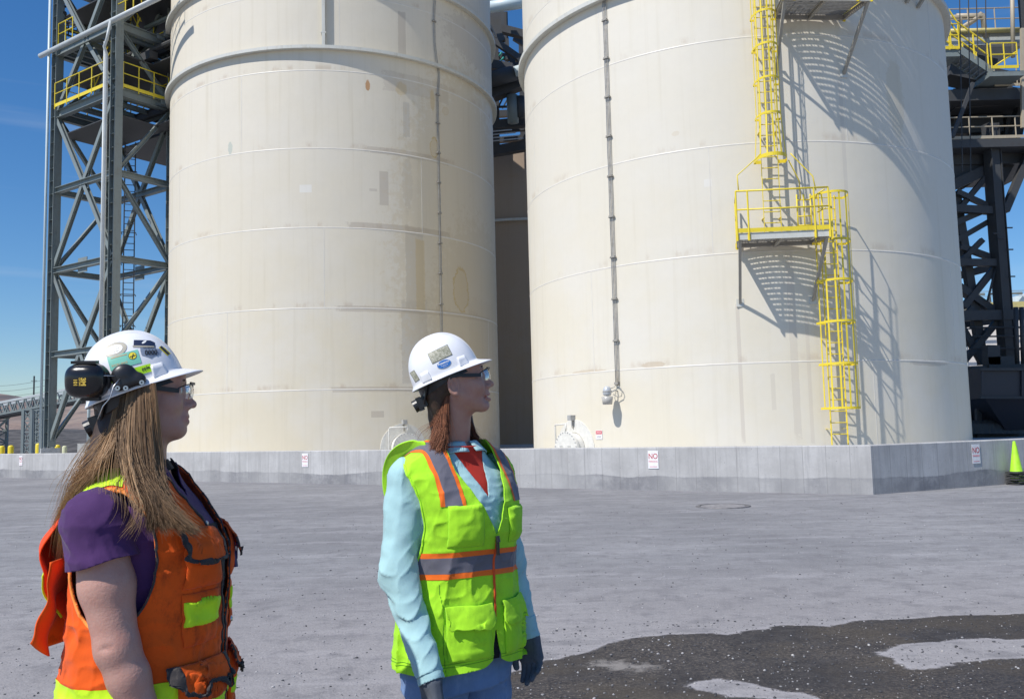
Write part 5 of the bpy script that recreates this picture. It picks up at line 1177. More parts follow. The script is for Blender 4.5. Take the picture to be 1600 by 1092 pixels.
def glasses(parent, hm, side=1):
    r = bpy.data.objects.new('safety_glasses', None); COL.objects.link(r); r.parent = parent; r.matrix_world = hm
    for s in (-1, 1):
        V = []; nu, nv = 12, 8
        for j in range(nv+1):
            for i in range(nu+1):
                u = i/nu; v = j/nv-.5; th = R_(5+66*u); hgt = .037*(1-.45*u**3)*(1-.35*(1-u)**5)
                x = .066*math.sin(th)**.9+.004; y = .052+.058*math.cos(th)**.8; V.append((s*x, y-.010*abs(v)*2*0-.35*(v*hgt)**2/.04, -.006+v*hgt-.004*(u)))
        F = [(j*(nu+1)+i, j*(nu+1)+i+1, (j+1)*(nu+1)+i+1, (j+1)*(nu+1)+i) for j in range(nv) for i in range(nu)]
        o = link_mesh('lens', V, F, P_['glass'], r, True)
        q = MB(); e = V[nu+(nv)*(nu+1)]
        q.bar((s*.006, .112, .013), (s*.035, .103, .0135), .004, .005); q.build('brow_bar', P_['blackp'], r)
        top = [V[nv*(nu+1)+i] for i in range(nu+1)]; q = MB(); q.tube(top, .0016, 6); q.build('brow_bar', P_['blackp'], r)
        q = MB(); q.bar((e[0], e[1]+.002, e[2]-.006), (s*.078, .02, .004), .004, .011); q.bar((s*.078, .02, .004), (s*.080, -.012, .006), .004, .007); q.bar((s*.080, -.012, .006), (s*.076, -.035, -.012), .004, .006); q.build('temple', P_['blackp'], r)
    q = MB(); q.tube([(-.008, .106, -.004), (0, .108, 0), (.008, .106, -.004)], .003, 6); q.build('nose_bridge', P_['glass'], r)
    return r
def eyes(parent, hm):
    r = bpy.data.objects.new('eyes', None)
    for s in (-1, 1):
        bm = bmesh.new(); bmesh.ops.create_uvsphere(bm, u_segments=20, v_segments=14, radius=.0118); me = bpy.data.meshes.new('eye'); bm.to_mesh(me); bm.free(); me.materials.append(P_['eyew'])
        me.polygons.foreach_set('use_smooth', [True]*len(me.polygons)); o = bpy.data.objects.new('eye', me); COL.objects.link(o); o.parent = parent; o.matrix_world = hm @ Matrix.Translation((s*.031, .0735, -.002))
        q = MB(); q.lathe([(0, .0125), (.0025, .0123), (.0055, .0112)], 18); k = q.build('iris', P_['iris'], o, True); k.rotation_euler = (-math.pi/2, 0, 0)
        q = MB(); q.tube([(s*.016, .0865, .017), (s*.028, .089, .0215), (s*.044, .077, .018)], [.0012, .0026, .0010], 6); k = q.build('eyebrow', P_['hairdark'], parent); k.matrix_world = hm

def person_root(F, px, py, Y, label):
    p = at(px, py, Y); r = bpy.data.objects.new('person', None); COL.objects.link(r); r.location = (p[0], p[1], 0); r.rotation_euler = (0, 0, -R_(F)); tag(r, label, 'person'); bpy.context.view_layer.update(); return r
def glove_sdf(P, wr, d, palm_n, thumb_side, curl, sc=1.):
    """hand hanging from wrist wr along d; palm_n points out of the palm, fingers curl towards it"""
    d = np.array(d, float); d /= np.linalg.norm(d); n = np.array(palm_n, float); n -= d*(n@d); n /= np.linalg.norm(n); s = np.cross(n, d)*thumb_side
    w = np.array(wr, float); q = P-w; L = np.stack([q@s, q@n, q@d], -1)
    f = cap(L, (0, 0, -.03), (0, 0, .02), .031, .029)
    pb = np.maximum(np.maximum(np.abs(L[:, 0]-.002)-.036, np.abs(L[:, 1])-.012), np.abs(L[:, 2]-.052)-.036)
    q2 = np.abs(L-np.array([.002, 0, .052]))-np.array([.028, .005, .030]); pb = np.linalg.norm(np.maximum(q2, 0), axis=1)+np.minimum(q2.max(1), 0)-.0125
    f = smin(f, pb, .02)
    for i, (x, l, c) in enumerate(((.031, .070, .75), (.011, .078, .9), (-.010, .073, 1.0), (-.030, .058, 1.1))):
        a = np.array([x, 0, .082-.004*abs(i-1)]); ang = 0; p = a; rr = .0108-.0008*(i == 3)
        for k, seg in enumerate((.42, .32, .26)):
            ang += curl*c*(.55, .8, .6)[k]; e = p+l*seg*np.array([0, math.sin(ang), math.cos(ang)]); cc = cap(L, p, e, rr, rr-.0009); f = smin(f, cc, .0035 if k == 0 else .002); p = e; rr -= .0009
    t0 = np.array([.028, .006, .018]); t1 = np.array([.048, .020, .048]); t2 = np.array([.046, .030, .078]); t3 = np.array([.040, .036, .098])
    f = smin(f, chain(L, [t0, t1, t2, t3], [.015, .0135, .0115, .0095], .003), .010)
    return f*sc
# -------------------------------------------------- woman in lime vest
def woman_lime():
    r = person_root(136, 716, 850, 2.82, 'woman in lime green safety vest over pale blue shirt, white hard hat, looking up')
    W2 = np.array(r.matrix_world); inv = np.linalg.inv(W2)
    hw = head_xf(Vector(at(711, 593, 2.80)), 84, 11)
    hm = Matrix(inv.tolist()) @ hw; hi = np.linalg.inv(np.array(hm))
    body_t = smooth_tab([(.0+.74, .165, .10, .12), (.90, .165, .10, .12), (1.0, .15, .10, .105), (1.08, .140, .10, .095), (1.2, .15, .135, .10), (1.30, .158, .12, .105), (1.36, .15, .085, .10), (1.40, .12, .06, .085), (1.43, .075, .05, .07), (1.45, .055, .045, .06)])
    sR, eR, wR = (.172, -.035, 1.365), (.232, .0, 1.095), (.232, .14, .83); sL, eL, wL = (-.168, -.02, 1.365), (-.186, .02, 1.09), (-.205, .085, .865)
    nb = np.array(hm) @ np.array([0, -.020, -.075, 1]); nb = nb[:3]
    def arms(P, e=0., s0=0., k=.02):
        d = chain(P, [sR, eR, wR], [.050+e, .040+e*.9, .028+e*.8], k); return smin(d, chain(P, [sL, eL, wL], [.050+e, .040+e*.9, .028+e*.8], k), .001)
    hh = head_xf(Vector(at(697, 586, 2.80)), 84, 22.5); hti = np.linalg.inv(np.array(hh)) @ W2
    def body(P):
        Q = xf(P, hi); d = loft(P, body_t); d = smin(d, arms(P), .02); d = smin(d, cap(P, (0, -.035, 1.40), nb, .060, .055), .03)
        d = smin(d, cap(P, (0, -.014, 1.40), np.array([nb[0]*.9, nb[1]+.006, nb[2]-.02]), .035, .030), .02)
        h = inhat(head_sdf(Q, .0045), xf(P, hti)); return smin(d, h, .018)
    V, F = nets(body, (-.30, -.25, 1.25), (.30, .30, 1.86), .0036); V, T = clips(V, tris(F), lambda P: P[:, 2]-1.28)
    # arms and trunk below continue in the same mesh at coarser spacing
    V0, F0 = nets(body, (-.32, -.25, .74), (.32, .30, 1.32), .009); V0, T0 = clips(V0, tris(F0), lambda P: 1.28-P[:, 2])
    o = emit('body', np.vstack([V, V0]), np.vstack([T, T0+len(V)]), P_['skinR'], r); Q = xf(np.vstack([V, V0]), hi)
    lip = np.exp(-(((Q[:, 2]+.0735)/.0085)**4))*np.exp(-(Q[:, 0]/.021)**4)*(Q[:, 1] > .078); a = o.data.attributes.new('lip', 'FLOAT', 'POINT'); a.data.foreach_set('value', lip.astype(np.float32))
    hmw = Matrix((np.array(W2)@np.array(hm)).tolist())
    eyes(r, hmw); glasses(r, hmw)
    q = MB(); q.box((0, .0865, -.0712), (.024, .006, .0052)); k = q.build('teeth', P_['teeth'], r); k.matrix_world = hmw
    # ---- shirt
    shirt_t = smooth_tab([(.76, .18, .125, .135), (.9, .178, .12, .13), (1.0, .165, .115, .12), (1.08, .155, .115, .11), (1.2, .162, .157, .115), (1.30, .172, .146, .12), (1.36, .165, .108, .115), (1.40, .135, .075, .10), (1.43, .09, .068, .085), (1.455, .068, .062, .078), (1.475, .064, .060, .075)])
    def folds(P, s=1.):
        return s*(.0045*ridge(P, (9, 9, 16), 3)+.0028*ridge(P+.02*vn(P, 12, 9)[:, None], (22, 22, 34), 4)+.0015*vn(P, (45, 45, 60), 5))
    def sleeve(P, S_, E_, W_):
        w = np.array(W_); Wc = w+(np.array(W_)-np.array(E_))*.02
        d = chain(P, [S_, E_, Wc], [.059, .050, .036], .035)
        el = np.exp(-((P[:, 2]-E_[2]+.04)/.10)**2); lo = np.clip((E_[2]-P[:, 2])/.25, 0, 1)
        tw = np.stack([P[:, 0]*10, P[:, 1]*10, P[:, 2]*30+P[:, 0]*22+P[:, 1]*14], -1)
        up = np.clip((P[:, 2]-E_[2])/.2, 0, 1); tw2 = np.stack([P[:, 0]*28+P[:, 2]*7, P[:, 1]*28, P[:, 2]*5], -1)
        return d-(el*.8+lo*.9+.15)*.0045*ridge(tw, 1., 11)-(.002)*vn(P, 30, 12)-up*.0045*ridge(tw2, 1., 14)
    def shirt(P):
        d = loft(P, shirt_t)-folds(P, .7); return smin(smin(d, sleeve(P, sR, eR, wR), .03), sleeve(P, sL, eL, wL), .03)
    V, F = nets(shirt, (-.35, -.27, .74), (.35, .30, 1.49), .0052)
    def cuffcut(E_, W_, ext):
        E_, W_ = np.array(E_), np.array(W_); d = (W_-E_)/np.linalg.norm(W_-E_); return lambda P: np.where(np.linalg.norm(P-W_, axis=1) < .11, ext-(P-W_)@d, 1.)
    neck = lambda P: 1.462-P[:, 2]+.25*np.minimum(P[:, 1], 0)*-.3
    vopen = lambda P: np.where(P[:, 1] > 0, np.abs(P[:, 0])-np.clip((P[:, 2]-1.30)*.42, -.1, .06), 1.)
    trunk = lambda P: np.where((np.abs(P[:, 0]) < .2) & (P[:, 2] < .80) & (np.linalg.norm(P-np.array(wR), axis=1) > .12), P[:, 2]-.775, 1.)
    V, T = clips(V, tris(F), neck, vopen, cuffcut(eR, wR, .0), cuffcut(eL, wL, .0), lambda P: np.where((np.linalg.norm(P-np.array(wR), axis=1) > .10) & (np.linalg.norm(P-np.array(wL), axis=1) > .10), P[:, 2]-.85, 1.), lambda P: P[:, 2]-.765)
    emit('shirt', V, T, P_['blue'], r, .0022)
    for (E_, W_, s) in ((eR, wR, 1), (eL, wL, -1)):    # buttoned cuffs
        E0, W0 = np.array(E_), np.array(W_); d = (W0-E0)/np.linalg.norm(W0-E0)
        fn = lambda P, E0=E0, W0=W0, d=d: np.maximum(np.maximum(cap(P, W0-d*.12, W0+d*.1, .0385, .0365)-.0012*ridge(P, 40, 8), -((P-W0)@d)-.045), ((P-W0)@d)-.022)
        Vc, Fc = nets(fn, W0-.10, W0+.10, .0045); Vc, Tc = clips(Vc, tris(Fc), lambda P: ((P-W0)@d)+.0435, lambda P: .0205-((P-W0)@d))
        c = emit('cuff', Vc, Tc, P_['blue'], r, .003)
        if s == 1:
            q = MB(); q.lathe([(0, .002), (.005, .0018), (.006, 0)], 12); b_ = q.build('button', P_['glove'], c); b_.location = W0+np.array([.033, .018, -.012]); b_.rotation_euler = (0, R_(80), R_(25))
    def under(P): return loft(P, smooth_tab([(1.15, .14, .142, .08), (1.25, .15, .146, .09), (1.34, .14, .110, .09), (1.40, .110, .076, .08), (1.43, .084, .070, .078), (1.465, .074, .068, .076)]))
    V, F = nets(under, (-.16, -.12, 1.16), (.16, .16, 1.47), .006); V, T = clips(V, tris(F), lambda P: 1.455-P[:, 2], lambda P: P[:, 2]-1.19); emit('undershirt', V, T, P_['red'], r, .002)
    # collar leaves
    for s in (-1, 1):
        pts = []; nu, nv = 14, 6
        for j in range(nv+1):
            for i in range(nu+1):
                u, v = i/nu, j/nv; th = R_(172-150*u); rad = .068+.030*v+.012*v*u; z = 1.468-.020*u-v*(.030+.045*u**2)
                pts.append((s*rad*math.sin(th)*(.95), -rad*math.cos(th)*-.9*-1-.010+.03*u, z+.006*math.sin(u*6)))
        Fq = np.array([(j*(nu+1)+i, j*(nu+1)+i+1, (j+1)*(nu+1)+i+1, (j+1)*(nu+1)+i) for j in range(nv) for i in range(nu)])
        o = link_mesh('collar', pts, Fq, P_['blue'], r, True); m = o.modifiers.new('t', 'SOLIDIFY'); m.thickness = .0025
    # ---- vest
    vt = smooth_tab([(.74, .208, .168, .172), (.85, .204, .166, .168), (.95, .196, .162, .158), (1.03, .186, .155, .148), (1.10, .182, .155, .142), (1.20, .186, .178, .140), (1.28, .196, .172, .142), (1.34, .212, .140, .142), (1.385, .216, .104, .138), (1.42, .200, .082, .122), (1.448, .140, .074, .102), (1.468, .098, .069, .090), (1.488, .076, .066, .084)])
    def vest(P):
        tw = np.stack([P[:, 0]*16+P[:, 2]*3, P[:, 1]*14, P[:, 2]*4.5], -1); lowf = np.clip((1.15-P[:, 2])/.3, 0, 1)
        return loft(P, vt, 2.2)-(.002+.009*lowf)*ridge(tw, 1., 21)-.0025*ridge(P, (17, 17, 23), 22)-.0012*vn(P, 50, 23)
    V, F = nets(vest, (-.27, -.24, .72), (.27, .26, 1.49), .0045); T = tris(F)
    armh = lambda P: np.where(np.abs(P[:, 0]) > .07, ((P[:, 1]+.022)/.082)**2+((P[:, 2]-1.245)/.158)**2-1, 1.)
    vneck = lambda P: np.where(P[:, 1] > 0, np.abs(P[:, 0])-np.clip((P[:, 2]-1.190)*.47, -1, .092), 1.)
    necktop = lambda P: 1.472-P[:, 2]+np.where(P[:, 1] < 0, .004, 0)
    hem = lambda P: P[:, 2]-(.805+.012*np.cos(P[:, 0]*9)+.02*np.exp(-(P[:, 0]/.03)**2)*(P[:, 1] > 0))
    split = lambda P: np.where((P[:, 1] > 0), np.abs(P[:, 0])-np.clip((.93-P[:, 2])*.16, -.1, .03), 1.)
    BV, BT = clips(V, T, armh, vneck, necktop, hem, split)
    emit('vest', BV, BT, P_['lime'], r, .003)
    vst = lambda *f, d=.0015: (lambda VT: (offs(VT[0], vest, d), VT[1]))(clips(BV, BT, *f))
    rng_ = lambda ax, lo, hi: [lambda P: P[:, ax]-lo, lambda P: hi-P[:, ax]]
    def between(fn, lo, hi): return [lambda P: fn(P)-lo, lambda P: hi-fn(P)]
    Z = lambda P: P[:, 2]-.006*np.sin(P[:, 0]*11+1)
    X = lambda P: np.abs(P[:, 0])
    # horizontal tape, with side strap bands
    emit('horizontal_tape', *vst(*between(Z, 1.086, 1.132), d=.0022), P_['grey'], r)
    emit('tape_border', *vst(*between(Z, 1.070, 1.0865), d=.0018), P_['orangetape'], r); emit('tape_border', *vst(*between(Z, 1.1315, 1.147), d=.0018), P_['orangetape'], r)
    B = lambda P: np.abs(P[:, 0])-.02*np.clip((P[:, 2]-1.28)/.2, 0, 1)*0
    for s in (1, -1):
        side = lambda P, s=s: P[:, 0]*s
        up = [lambda P: P[:, 2]-1.283]
        fr = up+[side]
        emit('shoulder_tape', *vst(*fr, *between(B, .106, .148), d=.0022), P_['grey'], r)
        emit('tape_border', *vst(*fr, *between(B, .095, .1065), d=.0018), P_['orangetape'], r); emit('tape_border', *vst(*fr, *between(B, .1475, .159), d=.0018), P_['orangetape'], r)
    # armhole and neck binding: a rolled edge
    for nm, fld in (('binding', armh), ('binding', vneck)):
        pass
    AV, AT = clips(V, T, vneck, necktop, hem); 
    for s in (1, -1): b_ = clips(AV, AT, armh, lambda P: .11-armh(P), lambda P, s=s: P[:, 0]*s-.08); emit('armhole_binding', offs(b_[0], vest, .0032), b_[1], P_['limebind'], r, .005)
    HH = lambda px, py, Y: xf(np.array([at(px, py, Y)]), inv)[0]
    oc = np.array([HH(*p) for p in [(662, 689, 2.74), (640, 689, 2.77), (620, 696, 2.81), (604, 711, 2.86), (597, 733, 2.90), (597, 762, 2.93), (604, 790, 2.94)]]); ic = np.array([HH(*p) for p in [(668, 705, 2.73), (650, 704, 2.78), (634, 712, 2.82), (620, 727, 2.86), (613, 745, 2.90), (611, 768, 2.92), (616, 792, 2.93)]])
    t0 = np.linspace(0, 1, 7); t1 = np.linspace(0, 1, 30); oc = np.stack([np.interp(t1, t0, oc[:, j]) for j in range(3)], -1); ic = np.stack([np.interp(t1, t0, ic[:, j]) for j in range(3)], -1)
    for _ in range(4): oc[1:-1] = (oc[:-2]+2*oc[1:-1]+oc[2:])/4; ic[1:-1] = (ic[:-2]+2*ic[1:-1]+ic[2:])/4
    nvv = 6; pts = [oc[i]*(1-j/nvv)+ic[i]*j/nvv+np.array([.004, .0, .010])*math.sin(math.pi*j/nvv) for j in range(nvv+1) for i in range(30)]
    o = link_mesh('shoulder_cap', pts, np.array([(j*30+i, j*30+i+1, (j+1)*30+i+1, (j+1)*30+i) for j in range(nvv) for i in range(29)]), P_['limebind'], r, True); o.modifiers.new('t', 'SOLIDIFY').thickness = .004
    for z0 in (.826, .834): emit('hem_stitch', *vst(lambda P: P[:, 2]-.012*np.cos(P[:, 0]*9)-z0, lambda P: z0+.0015-P[:, 2]+.012*np.cos(P[:, 0]*9), d=.0012), P_['limedark'], r)
    for s in (1, -1): emit('side_seam', *vst(lambda P: .0011-np.abs(P[:, 1]), lambda P: P[:, 0]*s, lambda P: 1.06-P[:, 2], d=.0012), P_['limedark'], r)
    emit('panel_seam', *vst(lambda P: .0010-np.abs(P[:, 0]-.155), lambda P: P[:, 1], lambda P: 1.06-P[:, 2], d=.0012), P_['limedark'], r)
    # pockets
    def pocket(x0, x1, z0, z1, puff, nm, mat='lime', th=.002, rnd=.0):
        f = [lambda P: P[:, 1], *rng_(0, x0, x1), *rng_(2, z0, z1)]
        Vp, Tp = clips(BV, BT, *f)
        if len(Tp) == 0: print('empty', nm); return
        u = np.clip(np.minimum(Vp[:, 0]-x0, x1-Vp[:, 0])/.018, 0, 1); w = np.clip((Vp[:, 2]-z0)/.022, 0, 1); top = np.clip((z1-Vp[:, 2])/.006, .25, 1)
        h = .002+puff*np.sqrt(u*w)*top*(1+.22*vn(Vp, (14, 14, 9), 31)); return emit(nm, offs(Vp, vest, h), Tp, P_[mat], r, th)
    pocket(.045, .142, 1.165, 1.284, .008, 'chest_pocket'); pocket(-.15, -.055, 1.165, 1.27, .008, 'chest_pocket')
    pocket(.020, .148, .842, .985, .012, 'lower_pocket'); pocket(-.150, -.030, .842, .985, .011, 'lower_pocket')
    def flap(x0, x1, z0, z1, out):
        rd = .022; xc, zc = (x0+x1)/2, (z0+z1)/2; hw_, hh = (x1-x0)/2, (z1-z0)/2
        rr = lambda P: rd-np.hypot(np.maximum(np.abs(P[:, 0]-xc)-(hw_-rd), 0), np.maximum((zc-P[:, 2])-(hh-rd), 0))
        Vp, Tp = clips(BV, BT, lambda P: P[:, 1], *rng_(0, x0, x1), *rng_(2, z0, z1), rr); k = np.clip((z1-Vp[:, 2])/(z1-z0), 0, 1)
        return emit('pocket_flap', offs(Vp, vest, .008+out*k**.7+.0015*vn(Vp, (22, 22, 18), 41)), Tp, P_['lime'], r, .003)
    flap(.016, .152, .930, .998, .018); flap(-.154, -.026, .930, .998, .014)
    # zip
    zz = clips(BV, BT, lambda P: P[:, 1], *between(lambda P: P[:, 0], -.0025, .0045), *rng_(2, .955, 1.186)); emit('zip', offs(zz[0], vest, .004), zz[1], P_['zipred'], r, .003)
    zz = clips(V, T, lambda P: P[:, 1], *rng_(0, -.012, .012), *rng_(2, .835, .965)); emit('zip_facing', offs(zz[0], vest, -.006), zz[1], P_['black'], r)
    q = MB(); yv = .184; q.bar((.004, yv, 1.178), (.006, yv+.003, 1.135), .009, .006); q.tube([(.004, yv, 1.19), (.004, yv+.004, 1.172)], .006, 8); q.build('zip_pull', P_['blackp'], r)
    # ---- jeans, boots
    def jeans(P):
        d = smin(loft(P, smooth_tab([(.74, .178, .115, .135), (.86, .175, .112, .135), (.98, .155, .11, .11)])), chain(P, [(.088, -.01, .78), (.095, 0, .46), (.10, -.02, .09)], [.098, .068, .058], .03), .03)
        d = smin(d, chain(P, [(-.088, -.01, .78), (-.095, .01, .46), (-.10, -.01, .09)], [.098, .068, .058], .03), .012)
        return d-.004*ridge(P, (14, 14, 20), 51)-.002*ridge(P, (30, 30, 44), 52)
    V, F = nets(jeans, (-.26, -.22, .04), (.26, .22, .98), .009); emit('jeans', V, tris(F), P_['jeans'], r)
    for s in (-1, 1):
        fn = lambda P: smin(cap(P, (s*.10, -.03, .12), (s*.10, -.03, .05), .055), smax(ell(P, (s*.105, .045, .045), (.052, .145, .062)), .012-P[:, 2], .01), .03)
        V, F = nets(fn, (s*.10-.08, -.13, 0), (s*.10+.08, .21, .2), .009); emit('boot', V, tris(F), P_['boot'], r)
    # ---- gloves
    wr = np.array(wR); fn = lambda P: smin(glove_sdf(P, wR, (.0, .06, -.28), (-1, .15, 0), 1, .38), cap(P, wr-np.array([0, .03, -.06])*0, wr+np.array((0, .003, -.01)), .031, .031), .01)
    V, F = nets(fn, wr+[-.08, -.08, -.23], wr+[.08, .14, .05], .0030); emit('glove', V, tris(F), P_['glove'], r)
    wl_ = np.array(wL); fn = lambda P: glove_sdf(P, wL, (-.02, .05, -.28), (.95, .2, 0), -1, .5)
    V, F = nets(fn, wl_+[-.09, -.09, -.23], wl_+[.10, .14, .05], .0030); emit('glove', V, tris(F), P_['glove'], r)
    # ---- hair to the shoulder
    H = lambda px, py, Y: np.array(xf(np.array([at(px, py, Y)]), inv))[0]
    gd = [[(683, 612, 2.83), (681, 640, 2.82), (680, 665, 2.81), (676, 685, 2.80)], [(686, 612, 2.79), (684, 640, 2.775), (681, 670, 2.755), (673, 695, 2.735)], [(692, 612, 2.76), (690, 640, 2.745), (687, 672, 2.725), (672, 704, 2.70)],
          [(697, 614, 2.745), (696, 645, 2.735), (692, 680, 2.715), (683, 708, 2.69)], [(701, 616, 2.74), (700, 650, 2.735), (700, 683, 2.725), (698, 708, 2.71)]]
    G = [[H(*p) for p in g_] for g_ in gd]; hair_strands('hair', G, 3200, .0006, P_['hairR'], r, 3, .007, 14)
    gd = [[(728, 640, 2.88), (736, 665, 2.88), (744, 682, 2.86), (751, 694, 2.84)], [(724, 645, 2.93), (733, 668, 2.92), (738, 688, 2.88), (738, 700, 2.84)]]
    hair_strands('hair', [[H(*p) for p in g_] for g_ in gd], 900, .0006, P_['hairR'], r, 4, .008, 12)
    hair_strands('loose_strands', [[H(*p) for p in g_] for g_ in [[(684, 655, 2.8), (665, 660, 2.78), (650, 668, 2.77), (646, 684, 2.77)], [(684, 660, 2.8), (676, 675, 2.77), (668, 685, 2.76), (660, 690, 2.75)]]], 7, .0007, P_['hairR'], r, 8, .003, 12)
    def hv(P):
        Q = xf(P, hi); d = ell(Q, (0, -.026, .022), (.0835, .090, .092)); d = smin(d, ell(Q, (0, -.068, -.045), (.058, .034, .075)), .03)
        d = smin(d, chain(P, [H(690, 615, 2.84), H(688, 650, 2.83), H(684, 685, 2.80)], [.040, .034, .02], .02), .02); d = smin(d, chain(P, [H(726, 640, 2.93), H(738, 680, 2.88)], [.02, .014], .01), .01)
        d = smax(d, Q[:, 1]-.040-.25*np.maximum(Q[:, 2], 0), .01)
        d = inhat(d, xf(P, hti))
        return smax(d, -ell(np.abs(Q)*[1, 0, 0]+Q*[0, 1, 1], (.085, .022, -.032), (.035, .048, .052)), .01)-.0015*ridge(Q, (60, 60, 12), 61)
    V, F = nets(hv, np.array(G[1][3])-[.25, .3, .05], np.array(G[1][3])+[.25, .3, .42], .0045); o = emit('hair_underlayer', V, tris(F), P_['hairdark'], r)
    # ---- hard hat
    pass
    hat = helmet(r, hh, .965)
    bl = simple('sticker_blue', (.03, .16, .48), .4, 0, .05, 9); wh = simple('sticker_white', (.8, .8, .8), .4, 0, .03, 9)
    def fossil():
        t = NT('mottled_stone_print'); c = t.co(); n = t.noise(c, 120, 5, .7, 1.5); v = t.voro(c, 130, 'F1'); k = t.mix(t.ss(n, .35, .65), (.22, .22, .15), (.52, .50, .40)); k = t.mix(t.ss(v, .15, .03), k, (.12, .11, .08)); t.out(k, .4); return t.m
    fm = fossil(); dk = simple('sticker_edge', (.10, .11, .08), .5)
    sticker(hat, 'sticker', .004, .064, .070, .037, 2, dk, lift=.0007); sticker(hat, 'sticker', .004, .064, .067, .034, 2, fm, lift=.0012)
    sticker(hat, 'sticker', .003, .030, .0475, .0275, -2, wh, 'e', .0007); sticker(hat, 'oval_sticker', .003, .030, .045, .025, -2, bl, 'e', .0012)
    sticker_text(hat, 'lettering', 'Ausenco', .003, .0345, .0108, -2, wh, off=.0002); sticker_text(hat, 'small_lettering', 'Engineering', .003, .0265, .0048, -2, wh); sticker_text(hat, 'small_lettering', 'services', .003, .0215, .0036, -2, wh)
    sticker(hat, 'sticker', -.095, .034, .016, .036, 6, dk, lift=.0007); sticker(hat, 'sticker', -.095, .034, .0135, .034, 6, fm, lift=.0012)
    return r
P_['limedark'] = fabric('lime_thread', (.12, .34, .02), .7); P_['limebind'] = fabric('lime_binding', (.42, .86, .03), .6); P_['zipred'] = fabric('red_zip', (.75, .10, .02), .6)
WL_ = woman_lime()

